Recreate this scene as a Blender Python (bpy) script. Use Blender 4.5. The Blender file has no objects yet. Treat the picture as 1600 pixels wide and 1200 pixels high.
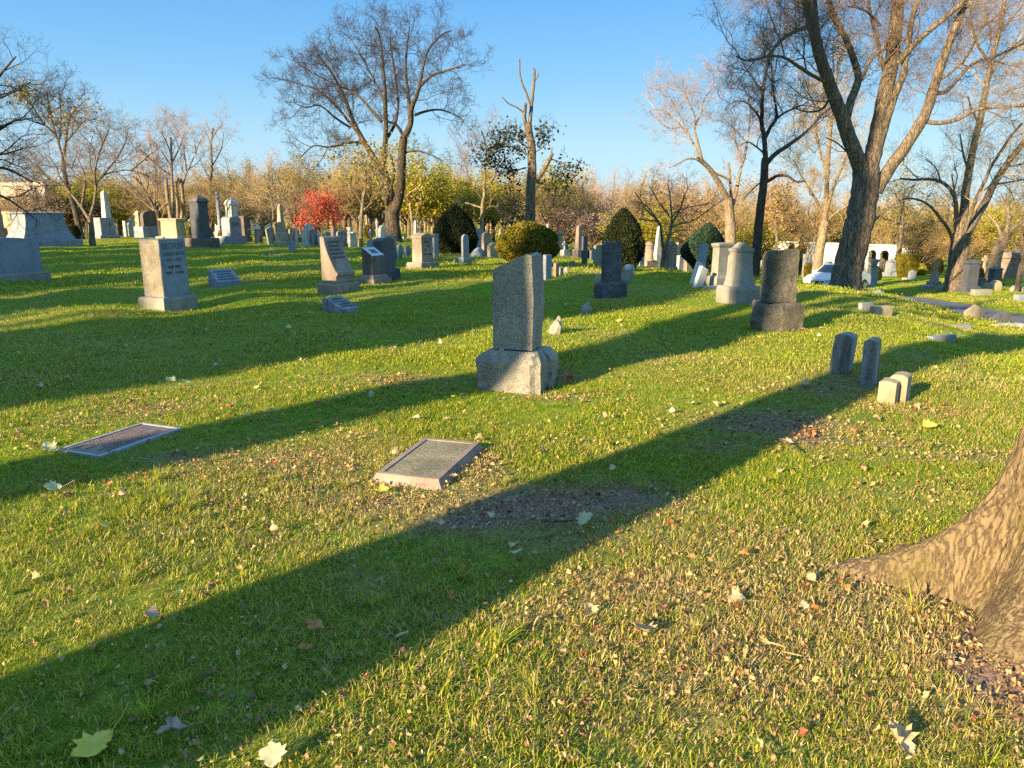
import bpy, bmesh, math, random
import numpy as np
from mathutils import Vector, Matrix, noise

scene = bpy.context.scene
COL = scene.collection
R = math.radians
random.seed(7)

# ---------------------------------------------------------------- camera
PITCH, FPX, EYE = R(13.0), 1150.0, 1.6
cam_d = bpy.data.cameras.new('camera'); cam = bpy.data.objects.new('camera', cam_d); COL.objects.link(cam)
cam.location = (0, 0, EYE); cam.rotation_euler = (R(90) - PITCH, 0, 0)
cam_d.sensor_width = 36; cam_d.lens = 36 * FPX / 1600; cam_d.clip_start = 0.05; cam_d.clip_end = 3000
scene.camera = cam
# ---------------------------------------------------------------- sky and sun
SUN_AZ, SUN_EL = R(44.3), R(17.0)          # light travels towards azimuth 44.3 deg right of forward
world = bpy.data.worlds.new('World'); scene.world = world; world.use_nodes = True
wn = world.node_tree; wn.nodes.clear()
wo = wn.nodes.new('ShaderNodeOutputWorld'); wb = wn.nodes.new('ShaderNodeBackground'); sk = wn.nodes.new('ShaderNodeTexSky')
sk.sky_type = 'NISHITA'; sk.sun_disc = False; sk.sun_elevation = SUN_EL
sk.sun_rotation = SUN_AZ + math.pi; sk.altitude = 50; sk.air_density = 1.2; sk.dust_density = 0.6; sk.ozone_density = 3.0
tcw = wn.nodes.new('ShaderNodeTexCoord'); sepw = wn.nodes.new('ShaderNodeSeparateXYZ'); wn.links.new(tcw.outputs['Generated'], sepw.inputs[0])
mrw = wn.nodes.new('ShaderNodeMapRange'); mrw.inputs[1].default_value = -0.1; mrw.inputs[2].default_value = 1.0; wn.links.new(sepw.outputs[2], mrw.inputs[0])
grw = wn.nodes.new('ShaderNodeValToRGB'); wn.links.new(mrw.outputs[0], grw.inputs[0]); ew = grw.color_ramp.elements      # clear autumn air: deeper blue than the model sky
_sky = [(0.09, (1.22, 1.75, 2.08)), (0.17, (.92, 1.56, 2.05)), (0.236, (.52, 1.24, 2.0)), (0.32, (.28, .95, 1.9)), (0.5, (.42, 1.15, 2.1)), (1.0, (.62, 1.35, 2.2))]
ew[0].position, ew[0].color = _sky[0][0], (*_sky[0][1], 1); ew[1].position, ew[1].color = _sky[-1][0], (*_sky[-1][1], 1)
for p_, c_ in _sky[1:-1]:
    e_ = ew.new(p_); e_.color = (*c_, 1)
hs = wn.nodes.new('ShaderNodeMix'); hs.data_type = 'RGBA'; hs.inputs[0].default_value = 0.93
wn.links.new(sk.outputs[0], hs.inputs[6]); wn.links.new(grw.outputs[0], hs.inputs[7]); wn.links.new(hs.outputs[2], wb.inputs[0]); wn.links.new(wb.outputs[0], wo.inputs[0])
wb.inputs[1].default_value = 0.15
sl = bpy.data.lights.new('sun', 'SUN'); so = bpy.data.objects.new('sun', sl); COL.objects.link(so)
sl.energy = 5.0; sl.angle = R(0.5); sl.color = (1.0, 0.76, 0.44)
ldir = Vector((math.sin(SUN_AZ) * math.cos(SUN_EL), math.cos(SUN_AZ) * math.cos(SUN_EL), -math.sin(SUN_EL)))
so.rotation_euler = ldir.to_track_quat('-Z', 'Y').to_euler(); so.location = (-30, -30, 20)
scene.view_settings.view_transform = 'Standard'; scene.view_settings.look = 'None'
scene.view_settings.gamma = 1; scene.view_settings.exposure = 1.6
scene.render.engine = 'CYCLES'
scene.cycles.max_bounces = 5; scene.cycles.diffuse_bounces = 3; scene.cycles.glossy_bounces = 2
scene.cycles.transmission_bounces = 3; scene.cycles.transparent_max_bounces = 4
scene.cycles.use_denoising = False
scene.cycles.caustics_reflective = False; scene.cycles.caustics_refractive = False

# ---------------------------------------------------------------- terrain
AC = [-180, -34, -20, -8, 0, 7, 14, 20, 25, 29, 34, 50, 90, 180]
DR = [0, 5, 8, 12, 16, 20, 25, 32, 42, 55, 75, 120, 300, 900]
Z0 = [0]*9 + [-.1, -.4, -1.0, -2.5, -6]
ZT = [[0]*14, Z0, Z0,
      [0,0,0,0,0,0,0,0,-.05,-.15,-.5,-1.2,-3,-8],
      [0,0,0,0,0,0,0,-.02,-.2,-.6,-1.2,-2.5,-4,-9],
      [0,0,0,0,0,0,-.1,-.45,-.95,-1.6,-2.4,-4,-6,-10],
      [0,0,0,0,0,-.05,-.35,-.95,-1.7,-2.5,-3.5,-5,-7,-11],
      [0,0,0,0,-.05,-.15,-.6,-1.6,-2.6,-3.1,-4.05,-5.5,-7,-11],
      [0,0,0,-.03,-.15,-.5,-1.0,-1.95,-2.65,-3.2,-4.1,-5.5,-7,-11],
      [0,0,-.03,-.15,-.45,-.85,-1.25,-1.62,-2.2,-2.9,-4.1,-5.5,-7,-11],
      [0,0,-.12,-.5,-1.05,-1.25,-1.45,-1.75,-2.25,-2.95,-4.1,-5.5,-7,-11],
      [0,0,-.12,-.5,-1.05,-1.3,-1.45,-1.75,-2.25,-2.95,-4.1,-5.5,-7,-11],
      [0,0,-.1,-.3,-.6,-.9,-1.2,-1.6,-2.1,-2.9,-4.1,-5.5,-7,-11],
      [0]*14]
ACn, DRn, ZTn = np.array(AC, float), np.array(DR, float), np.array(ZT, float)
def hbase(x, y):
    x = np.asarray(x, float); y = np.asarray(y, float)
    a = np.degrees(np.arctan2(x, y)); r = np.hypot(x, y)
    d = r * np.cos(np.radians(np.minimum(np.abs(a), 45)))
    i = np.clip(np.searchsorted(ACn, a) - 1, 0, len(AC) - 2); j = np.clip(np.searchsorted(DRn, d) - 1, 0, len(DR) - 2)
    fa = (a - ACn[i]) / (ACn[i+1] - ACn[i]); fd = np.clip((d - DRn[j]) / (DRn[j+1] - DRn[j]), 0, 1)
    fa = fa * fa * (3 - 2 * fa)
    z0 = ZTn[i, j] * (1 - fa) + ZTn[i+1, j] * fa; z1 = ZTn[i, j+1] * (1 - fa) + ZTn[i+1, j+1] * fa
    return z0 * (1 - fd) + z1 * fd
def hsmooth(x, y):          # average a few samples so that the table's creases disappear
    x = np.asarray(x, float); y = np.asarray(y, float); r = np.hypot(x, y); k = 0.06 * r
    return (hbase(x, y) * 2 + hbase(x + k, y) + hbase(x - k, y) + hbase(x, y + k) + hbase(x, y - k)) / 6
_wv = [(random.uniform(0, 6.28), random.uniform(1.3, 4.2), random.uniform(0, 6.28)) for _ in range(16)]
def bumps(x, y):
    z = 0
    for th, wl, ph in _wv:
        z = z + 0.0042 * wl * np.sin((x * math.cos(th) + y * math.sin(th)) * 6.283 / wl + ph)
    r = np.hypot(x, y)
    return z * (0.35 + 0.65 * np.clip((r - 6) / 8, 0, 1))
def hgt(x, y): return hsmooth(x, y) + bumps(np.asarray(x, float), np.asarray(y, float))
def H(x, y): return float(hgt(x, y))

def ray(px, py):
    u, v = px - 800.0, py - 600.0
    return Vector((u, FPX * math.cos(PITCH) - v * math.sin(PITCH), -(FPX * math.sin(PITCH) + v * math.cos(PITCH))))
def at(px, py, d):           # the point at forward distance d seen at a pixel of the 1600x1200 photograph
    r = ray(px, py); return Vector((0, 0, EYE)) + r * (d / r.y)
def hit(px, py):             # first crossing with the ground
    r = ray(px, py); d = 1.2
    while d < 200:
        p = at(px, py, d)
        if p.z <= float(hsmooth(p.x, p.y)): break
        d *= 1.01
    return at(px, py, d)
def ground(px, py, d=None):
    if d is None: p = hit(px, py)
    else: p = at(px, py, d)
    return Vector((p.x, p.y, H(p.x, p.y)))

# ---------------------------------------------------------------- helpers
def tag(o, label=None, cat=None, group=None, kind=None):
    if label: o['label'] = label
    if cat: o['category'] = cat
    if group: o['group'] = group
    if kind: o['kind'] = kind
    return o
def empty(name, loc, rz=0, tilt=(0, 0)):
    o = bpy.data.objects.new(name, None); COL.objects.link(o); o.location = loc
    o.rotation_euler = (tilt[0], tilt[1], rz); o.empty_display_size = 0.2
    return o
def link_mesh(name, me, mat, parent=None):
    o = bpy.data.objects.new(name, me); COL.objects.link(o)
    if mat and not me.materials:
        for m in (mat if isinstance(mat, (list, tuple)) else [mat]): me.materials.append(m)
    if parent: o.parent = parent
    return o
def np_mesh(name, V, Q=None, T=None, smooth=True):
    me = bpy.data.meshes.new(name)
    V = np.asarray(V, np.float32); nv = len(V)
    Q = np.zeros((0, 4), np.int32) if Q is None else np.asarray(Q, np.int32).reshape(-1, 4)
    T = np.zeros((0, 3), np.int32) if T is None else np.asarray(T, np.int32).reshape(-1, 3)
    me.vertices.add(nv); me.vertices.foreach_set('co', V.ravel())
    me.loops.add(Q.size + T.size); me.loops.foreach_set('vertex_index', np.concatenate([Q.ravel(), T.ravel()]))
    me.polygons.add(len(Q) + len(T))
    me.polygons.foreach_set('loop_start', np.concatenate([np.arange(len(Q)) * 4, len(Q) * 4 + np.arange(len(T)) * 3]).astype(np.int32))
    me.polygons.foreach_set('use_smooth', np.full(len(Q) + len(T), smooth))
    me.update(calc_edges=True)
    return me
def bm_obj(name, bm, mat, parent=None, smooth=False, bevel=0):
    if bevel:
        es = [e for e in bm.edges if len(e.link_faces) == 2 and e.calc_face_angle(0) > 0.5]
        bmesh.ops.bevel(bm, geom=es, offset=bevel, segments=2, affect='EDGES', clamp_overlap=True)
    me = bpy.data.meshes.new(name); bm.to_mesh(me); bm.free()
    for p in me.polygons: p.use_smooth = smooth
    return link_mesh(name, me, mat, parent)

def nodes(name):
    m = bpy.data.materials.new(name); m.use_nodes = True; nt = m.node_tree
    b = nt.nodes['Principled BSDF']; return m, nt, b
def ramp(nt, src, stops):
    r = nt.nodes.new('ShaderNodeValToRGB'); e = r.color_ramp.elements
    e[0].position, e[0].color = stops[0][0], (*stops[0][1], 1)
    e[1].position, e[1].color = stops[-1][0], (*stops[-1][1], 1)
    for p, c in stops[1:-1]:
        n = e.new(p); n.color = (*c, 1)
    nt.links.new(src, r.inputs[0]); return r.outputs[0]
def noise_n(nt, vec, scale, detail=4, rough=0.6):
    n = nt.nodes.new('ShaderNodeTexNoise'); n.inputs['Scale'].default_value = scale; n.inputs['Detail'].default_value = detail
    n.inputs['Roughness'].default_value = rough
    if vec is not None: nt.links.new(vec, n.inputs['Vector'])
    return n.outputs['Fac']
def mapping(nt, vec, scale):
    m = nt.nodes.new('ShaderNodeMapping'); m.inputs['Scale'].default_value = scale; nt.links.new(vec, m.inputs['Vector']); return m.outputs[0]
def mixc(nt, fac, a, b, mode='MIX'):
    m = nt.nodes.new('ShaderNodeMix'); m.data_type = 'RGBA'; m.blend_type = mode
    for k, s in ((0, fac), (6, a), (7, b)):
        if isinstance(s, (int, float)): m.inputs[k].default_value = s
        elif isinstance(s, tuple): m.inputs[k].default_value = (*s, 1)
        else: nt.links.new(s, m.inputs[k])
    return m.outputs[2]
def bump(nt, b, h, strength, dist):
    n = nt.nodes.new('ShaderNodeBump'); n.inputs['Strength'].default_value = strength; n.inputs['Distance'].default_value = dist
    nt.links.new(h, n.inputs['Height']); nt.links.new(n.outputs[0], b.inputs['Normal'])

def stone_mat(name, base, dark, light, speck=0.5, sscale=90, rough=0.85, bmp=0.25, stain=0.5, streak=False, bdist=0.006):
    m, nt, b = nodes(name)
    tc = nt.nodes.new('ShaderNodeTexCoord').outputs['Object']
    sp = noise_n(nt, tc, sscale, 3, 0.8)
    c = ramp(nt, sp, [(0.33, dark), (0.48, base), (0.56, base), (0.68, light)])
    c = mixc(nt, speck, base, c)
    st = noise_n(nt, mapping(nt, tc, (1, 1, 0.18 if streak else 0.7)), 7 if streak else 3.2, 6, 0.7)
    sm = ramp(nt, st, [(0.40, (1, 1, 1)), (0.62, tuple(max(0.0, 1 - stain * k) for k in (1.0, 0.95, 1.0)))])
    c = mixc(nt, 1.0, c, sm, 'MULTIPLY')
    li = noise_n(nt, tc, 14, 5, 0.75)
    lm = ramp(nt, li, [(0.60, (0, 0, 0)), (0.72, (1, 1, 1))])
    c = mixc(nt, mixc(nt, 0.35, (0, 0, 0), lm), c, (0.16, 0.17, 0.09))
    nt.links.new(c, b.inputs['Base Color']); b.inputs['Roughness'].default_value = rough
    b.inputs['Specular IOR Level'].default_value = 0.3
    hh = nt.nodes.new('ShaderNodeMath'); hh.operation = 'ADD'
    nt.links.new(noise_n(nt, tc, 35, 6, 0.8), hh.inputs[0]); nt.links.new(noise_n(nt, tc, 6, 4, 0.6), hh.inputs[1])
    bump(nt, b, hh.outputs[0], bmp, bdist * 4)
    return m
def plain_mat(name, col, rough=0.7, metal=0.0, var=0.15, scale=20, bmp=0.0, spec=0.4):
    m, nt, b = nodes(name); tc = nt.nodes.new('ShaderNodeTexCoord').outputs['Object']
    n = noise_n(nt, tc, scale, 5, 0.65)
    c = ramp(nt, n, [(0.3, tuple(k * (1 - var) for k in col)), (0.7, tuple(min(1, k * (1 + var)) for k in col))])
    nt.links.new(c, b.inputs['Base Color']); b.inputs['Roughness'].default_value = rough; b.inputs['Metallic'].default_value = metal
    b.inputs['Specular IOR Level'].default_value = spec
    if bmp: bump(nt, b, n, bmp, 0.01)
    return m
def bark_mat(name, dark, light, scale=14, moss=None, bmp=0.9, dist=0.03):
    m, nt, b = nodes(name); tc = nt.nodes.new('ShaderNodeTexCoord').outputs['Object']
    wv = nt.nodes.new('ShaderNodeVectorMath'); wv.operation = 'ADD'
    nz = nt.nodes.new('ShaderNodeTexNoise'); nz.inputs['Scale'].default_value = 5; nz.inputs['Detail'].default_value = 4
    sc = nt.nodes.new('ShaderNodeVectorMath'); sc.operation = 'SCALE'; sc.inputs[3].default_value = 0.10
    nt.links.new(tc, nz.inputs['Vector']); nt.links.new(nz.outputs['Color'], sc.inputs[0])
    nt.links.new(tc, wv.inputs[0]); nt.links.new(sc.outputs[0], wv.inputs[1])
    big = noise_n(nt, mapping(nt, wv.outputs[0], (1, 1, 0.10)), scale, 3, 0.55)
    ab = nt.nodes.new('ShaderNodeMath'); ab.operation = 'SUBTRACT'; ab.inputs[1].default_value = 0.5; nt.links.new(big, ab.inputs[0])
    a2 = nt.nodes.new('ShaderNodeMath'); a2.operation = 'ABSOLUTE'; nt.links.new(ab.outputs[0], a2.inputs[0])
    fine = noise_n(nt, mapping(nt, tc, (1, 1, 0.28)), scale * 3, 6, 0.75)
    ad = nt.nodes.new('ShaderNodeMath'); ad.operation = 'MULTIPLY_ADD'; ad.inputs[1].default_value = 3.0
    nt.links.new(a2.outputs[0], ad.inputs[0]); nt.links.new(fine, ad.inputs[2])
    c = ramp(nt, ad.outputs[0], [(0.45, dark), (0.82, light), (1.0, tuple(min(1, k * 1.15) for k in light))])
    if moss:
        ms = ramp(nt, noise_n(nt, tc, 3.0, 5, 0.7), [(0.48, (0, 0, 0)), (0.62, (1, 1, 1))])
        c = mixc(nt, mixc(nt, 0.6, (0, 0, 0), ms), c, moss)
    nt.links.new(c, b.inputs['Base Color']); b.inputs['Roughness'].default_value = 0.95; b.inputs['Specular IOR Level'].default_value = 0.15
    bump(nt, b, ad.outputs[0], bmp, dist)
    return m
def twig_mat(name, col):
    m, nt, b = nodes(name); tc = nt.nodes.new('ShaderNodeTexCoord').outputs['Object']
    c = ramp(nt, noise_n(nt, tc, 0.9, 3), [(0.35, tuple(k * 0.75 for k in col)), (0.65, tuple(k * 1.2 for k in col))])
    nt.links.new(c, b.inputs['Base Color']); b.inputs['Roughness'].default_value = 0.9; b.inputs['Specular IOR Level'].default_value = 0.1
    return m
def leaf_mat(name, cols, transl=0.35, scale=1.6, fine=9):
    m = bpy.data.materials.new(name); m.use_nodes = True; nt = m.node_tree; b = nt.nodes['Principled BSDF']
    tc = nt.nodes.new('ShaderNodeTexCoord').outputs['Object']
    n1 = noise_n(nt, tc, scale, 4, 0.7); n2 = noise_n(nt, tc, fine, 2, 0.5)
    md = nt.nodes.new('ShaderNodeMath'); md.operation = 'MULTIPLY_ADD'; md.inputs[1].default_value = 0.5
    ha = nt.nodes.new('ShaderNodeMath'); ha.operation = 'MULTIPLY'; ha.inputs[1].default_value = 0.5
    nt.links.new(n2, ha.inputs[0]); nt.links.new(n1, md.inputs[0]); nt.links.new(ha.outputs[0], md.inputs[2])
    k = len(cols); c = ramp(nt, md.outputs[0], [(0.36 + 0.28 * i / (k - 1), cols[i]) for i in range(k)])
    nt.links.new(c, b.inputs['Base Color']); b.inputs['Roughness'].default_value = 0.7; b.inputs['Specular IOR Level'].default_value = 0.2
    tr = nt.nodes.new('ShaderNodeBsdfTranslucent'); nt.links.new(c, tr.inputs[0])
    mx = nt.nodes.new('ShaderNodeMixShader'); mx.inputs[0].default_value = transl
    nt.links.new(b.outputs[0], mx.inputs[1]); nt.links.new(tr.outputs[0], mx.inputs[2])
    nt.links.new(mx.outputs[0], nt.nodes['Material Output'].inputs[0])
    return m

M = dict(
    granite=stone_mat('granite', (.34, .32, .28), (.07, .07, .075), (.60, .57, .52), 0.9, 75, stain=.35, bmp=.5),
    bluegranite=stone_mat('blue_granite', (.26, .29, .34), (.16, .18, .22), (.38, .41, .45), 0.45, 110, stain=.25),
    greygranite=stone_mat('grey_granite', (.30, .285, .25), (.13, .12, .11), (.44, .42, .37), 0.5, 100, stain=.3),
    warmgranite=stone_mat('warm_granite', (.45, .38, .28), (.2, .16, .11), (.62, .54, .42), 0.55, 80, stain=.35, bmp=.45),
    darkgranite=stone_mat('dark_granite', (.09, .095, .12), (.03, .03, .04), (.17, .17, .2), 0.5, 120, rough=.45, stain=.3, bmp=.1),
    brown=stone_mat('brown_stone', (.15, .12, .11), (.07, .055, .05), (.22, .18, .16), 0.4, 60, rough=.6, stain=.4),
    marble=stone_mat('white_marble', (.62, .60, .56), (.4, .39, .37), (.75, .73, .7), 0.3, 60, stain=.45, streak=True),
    slate=stone_mat('streaked_marble', (.31, .32, .34), (.15, .16, .18), (.44, .45, .46), 0.4, 50, stain=.65, streak=True),
    lime=stone_mat('limestone', (.43, .36, .25), (.27, .22, .15), (.54, .47, .35), 0.4, 50, stain=.4, bmp=.3),
    pink=stone_mat('pink_stone', (.34, .26, .215), (.22, .165, .13), (.44, .35, .29), 0.4, 60, stain=.35),
    rough=stone_mat('rough_stone', (.30, .27, .22), (.12, .105, .09), (.44, .40, .33), 0.55, 40, stain=.5, bmp=1.0, bdist=.02),
    bluerough=stone_mat('rough_blue_stone', (.18, .19, .22), (.07, .075, .09), (.30, .32, .35), 0.7, 30, stain=.4, bmp=1.0, bdist=.02),
    letters=plain_mat('engraving', (.12, .12, .13), .9),
    worn=stone_mat('worn_panel', (.42, .38, .27), (.16, .15, .10), (.58, .52, .36), 0.9, 55, stain=.4, bmp=1.0, bdist=.01),
    paleplate=plain_mat('pale_plate', (.45, .50, .55), .4),
    bronze=plain_mat('weathered_bronze', (.21, .145, .115), .5, .35, .5, 14, .5),
    palemetal=plain_mat('pale_border', (.33, .33, .38), .5, 0, .1, 30, .2),
    asphalt=plain_mat('asphalt', (.13, .125, .14), .9, 0, .2, 60, .3),
    stucco=plain_mat('cream_stucco', (.62, .56, .46), .9, 0, .06, 3, .1),
    white=plain_mat('white_wall', (.78, .74, .66), .85, 0, .05, 2, .1),
    glassdark=plain_mat('dark_opening', (.10, .08, .06), .5),
    shade=plain_mat('arcade_back', (.6, .46, .32), .9),
    carpaint=plain_mat('white_car_paint', (.72, .74, .76), .25, 0, .02, 2, 0, .6),
    tyre=plain_mat('tyre', (.02, .02, .02), .85), chrome=plain_mat('trim', (.5, .5, .52), .25, .8, .05),
    glass=plain_mat('car_glass', (.03, .04, .05), .08, 0, .05, 3, 0, .9),
    lampglass=plain_mat('lamp_glass', (.7, .7, .68), .15), tail=plain_mat('tail_lamp', (.35, .02, .02), .2),
    cut=plain_mat('cut_wood', (.42, .31, .2), .9, 0, .3, 30, .3),
    bark=bark_mat('bark', (.042, .035, .032), (.24, .19, .135)),
    barkdark=bark_mat('dark_bark', (.022, .018, .018), (.12, .095, .075)),
    barkpale=bark_mat('pale_bark', (.09, .07, .05), (.34, .265, .18)),
    barknear=bark_mat('near_bark', (.085, .06, .035), (.27, .20, .115), 34, (.18, .155, .045), .8, .02),
    tw_dark=twig_mat('dark_twigs', (.06, .048, .048)), tw_pink=twig_mat('pinkish_twigs', (.34, .25, .22)),
    tw_tan=twig_mat('tan_twigs', (.38, .28, .145)), tw_brown=twig_mat('brown_twigs', (.19, .135, .10)),
)
M['lf_olive'] = leaf_mat('olive_leaves', [(.14, .12, .03), (.30, .24, .06), (.44, .34, .11)])
M['lf_yellow'] = leaf_mat('yellow_green_leaves', [(.17, .19, .02), (.36, .33, .035), (.50, .40, .05)])
M['lf_orange'] = leaf_mat('orange_brown_leaves', [(.24, .13, .05), (.46, .28, .09), (.56, .38, .12)])
M['lf_tan'] = leaf_mat('tan_leaves', [(.20, .15, .05), (.42, .33, .11), (.52, .42, .15)])
M['lf_pink'] = leaf_mat('pink_brown_leaves', [(.36, .16, .11), (.52, .32, .22), (.6, .42, .28)])
M['lf_red'] = leaf_mat('red_leaves', [(.40, .03, .03), (.70, .10, .07), (.78, .26, .12)])
M['lf_dark'] = leaf_mat('dark_green_leaves', [(.012, .022, .008), (.03, .05, .012), (.07, .075, .015)], .15)
M['lf_ivy'] = leaf_mat('ivy_leaves', [(.012, .022, .008), (.03, .045, .014), (.06, .07, .02)], .25)
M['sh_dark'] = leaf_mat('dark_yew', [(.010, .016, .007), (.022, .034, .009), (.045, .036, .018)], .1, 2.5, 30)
M['sh_gold'] = leaf_mat('golden_yew', [(.035, .045, .008), (.17, .15, .015), (.30, .22, .02)], .2, 1.5, 30)
M['sh_blue'] = leaf_mat('blue_green_juniper', [(.012, .035, .022), (.03, .07, .045), (.07, .10, .04)], .15, 2.5, 30)
# ---------------------------------------------------------------- ground
def patches(lst):
    out = []
    for px, py, rx, ry, k in lst:
        p = hit(px, py); out.append((p.x, p.y, rx, ry, k))
    return out
BARE = patches([(845, 792, .55, .30, 1), (960, 782, .42, .26, 1), (720, 820, .36, .16, .9), (1215, 662, .45, .3, .9), (1255, 690, .25, .28, .8),
                (1110, 700, .3, .18, .6), (1590, 1050, .28, .3, 1), (265, 716, .3, .12, .7), (1300, 615, .35, .2, .6), (1480, 720, .8, .13, .6),
                (1380, 700, .5, .12, .6), (910, 850, .4, .15, .5), (560, 910, .2, .15, .35), (850, 960, .2, .1, .5), (610, 760, .2, .1, .4), (700, 700, .2, .2, .6), (1110, 1000, .3, .15, .4), (1460, 560, .6, .2, .3)])
LIT = patches([(1200, 1000, .9, .35, .55), (900, 1110, .6, .3, .55), (1380, 1120, .6, .3, .6), (520, 770, .9, .45, .6), (330, 830, .5, .3, .35), (640, 600, .8, .3, .5), (1150, 860, .7, .3, .4), (1420, 780, .6, .25, .4), (250, 640, .5, .25, .5), (900, 700, .5, .3, .35), (470, 730, .8, .45, .8), (590, 790, .45, .25, .9), (745, 735, .22, .35, 1.4), (560, 690, .3, .2, .7), (875, 590, .16, .22, 1.6), (760, 600, .1, .15, 1),
               (1000, 930, .45, .25, .9), (1280, 940, .8, .35, .8), (1120, 1060, .7, .35, .8), (1500, 1000, .4, .3, .8), (1330, 600, .5, .35, .9), (1590, 1040, .35, .4, 1.5),
               (850, 800, .6, .3, .7), (870, 620, .35, .12, .9), (680, 1150, .6, .3, .5), (1230, 520, .3, .15, 1), (1430, 640, .5, .2, .6), (1210, 670, .6, .4, .8), (960, 1000, .4, .2, .6)])
def field(P, x, y):
    s = np.zeros_like(x)
    for a, b, rx, ry, k in P: s = np.maximum(s, k * np.exp(-(((x - a) / rx) ** 2 + ((y - b) / ry) ** 2)))
    return s
def vnoise(x, y, sc, seed=0):
    rs = np.random.RandomState(seed); g = rs.rand(256, 256)
    X, Y = x / sc, y / sc; i = np.floor(X).astype(int); j = np.floor(Y).astype(int); fx = X - i; fy = Y - j
    fx = fx * fx * (3 - 2 * fx); fy = fy * fy * (3 - 2 * fy)
    def G(a, b): return g[a % 256, b % 256]
    return (G(i, j) * (1 - fx) + G(i + 1, j) * fx) * (1 - fy) + (G(i, j + 1) * (1 - fx) + G(i + 1, j + 1) * fx) * fy
ROAD = [(14.6, -40), (14.4, 0), (14.0, 12), (13.9, 20), (14.1, 27), (14.7, 35), (15.6, 43), (16.2, 52), (14.5, 64), (10, 78), (2, 92)]
def smooth_line(pts, n=220):
    P = np.array(pts, float); t = np.linspace(0, len(P) - 1, n); out = []
    for q in t:
        i = min(int(q), len(P) - 2); f = q - i
        p0, p1, p2, p3 = P[max(i - 1, 0)], P[i], P[i + 1], P[min(i + 2, len(P) - 1)]
        out.append(0.5 * ((2 * p1) + (-p0 + p2) * f + (2 * p0 - 5 * p1 + 4 * p2 - p3) * f ** 2 + (-p0 + 3 * p1 - 3 * p2 + p3) * f ** 3))
    return np.array(out)
RL = smooth_line(ROAD); RW = 1.35
def road_dist(x, y):
    d = np.full(x.shape, 1e9)
    for q in RL[::2]: d = np.minimum(d, np.hypot(x - q[0], y - q[1]))
    return d

def make_ground():
    na, rs = 900, np.concatenate([[0.0], np.geomspace(0.6, 900, 270)])
    # finer rings where the picture looks
    a = np.linspace(0, 2 * np.pi, na, endpoint=False)
    RR, AA = np.meshgrid(rs[1:], a, indexing='ij'); X = RR * np.sin(AA); Y = RR * np.cos(AA)
    Z = hgt(X, Y)
    rd = road_dist(X, Y); Z = Z - 0.10 * np.clip((RW + 0.25 - rd) / 0.5, 0, 1) * (RR < 95)
    V = np.concatenate([[[0, 0, H(0.01, 0.01)]], np.stack([X, Y, Z], -1).reshape(-1, 3)])
    nr = len(rs) - 1; i = np.arange(nr - 1)[:, None]; j = np.arange(na)[None, :]; jn = (j + 1) % na
    Q = np.stack([1 + i * na + j, 1 + (i + 1) * na + j, 1 + (i + 1) * na + jn, 1 + i * na + jn], -1).reshape(-1, 4)[:, ::-1]
    T = np.stack([np.zeros(na, int), 1 + np.arange(na), 1 + (np.arange(na) + 1) % na], -1)[:, ::-1]
    me = np_mesh('ground', V, Q, T)
    b = np.clip(field(BARE, V[:, 0], V[:, 1]) * (0.6 + 0.8 * vnoise(V[:, 0], V[:, 1], .12, 3)), 0, 1)
    l = np.clip(field(LIT, V[:, 0], V[:, 1]), 0, 1)
    for nm, arr in (('bare', b), ('litter', l)):
        at_ = me.attributes.new(nm, 'FLOAT', 'POINT'); at_.data.foreach_set('value', arr.astype(np.float32))
    m, nt, bs = nodes('lawn')
    tc = nt.nodes.new('ShaderNodeTexCoord').outputs['Object']
    n1 = noise_n(nt, tc, 0.35, 5, 0.65); n2 = noise_n(nt, tc, 9, 6, 0.8); n3 = noise_n(nt, tc, 60, 4, 0.8)
    g = ramp(nt, n2, [(0.32, (.07, .14, .015)), (0.5, (.17, .27, .025)), (0.66, (.34, .38, .05))])
    g2 = mixc(nt, ramp(nt, n1, [(0.42, (0, 0, 0)), (0.65, (.55, .55, .55))]), g, (.26, .23, .08))
    so_ = ramp(nt, n3, [(0.36, (.11, .062, .05)), (0.5, (.27, .165, .13)), (0.64, (.56, .40, .29))])
    def attr(nm):
        a_ = nt.nodes.new('ShaderNodeAttribute'); a_.attribute_name = nm; return a_.outputs['Fac']
    c = mixc(nt, attr('bare'), g2, so_)
    lm = nt.nodes.new('ShaderNodeMath'); lm.operation = 'MULTIPLY'; nt.links.new(attr('litter'), lm.inputs[0]); lm.inputs[1].default_value = 0.8
    c = mixc(nt, lm.outputs[0], c, so_)
    nt.links.new(c, bs.inputs['Base Color']); bs.inputs['Roughness'].default_value = 1; bs.inputs['Specular IOR Level'].default_value = 0
    bump(nt, bs, n3, 0.8, 0.03)
    o = link_mesh('ground', me, m); tag(o, kind='structure')
make_ground()

def make_road():
    n = len(RL); d = np.gradient(RL, axis=0); d /= np.linalg.norm(d, axis=1)[:, None]; nrm = np.stack([d[:, 1], -d[:, 0]], -1)
    ks = np.linspace(-1, 1, 9); V = []
    for k in ks:
        p = RL + nrm * k * RW; z = hgt(p[:, 0], p[:, 1]) + 0.0 + 0.03 * (1 - k * k)
        V.append(np.column_stack([p, z - 0.03]))
    V = np.stack(V, 1).reshape(-1, 3); i = np.arange(n - 1)[:, None]; j = np.arange(8)[None, :]
    Q = np.stack([i * 9 + j, i * 9 + j + 1, (i + 1) * 9 + j + 1, (i + 1) * 9 + j], -1).reshape(-1, 4)
    o = link_mesh('road', np_mesh('road', V, Q), M['asphalt']); tag(o, kind='structure')
make_road()

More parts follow.
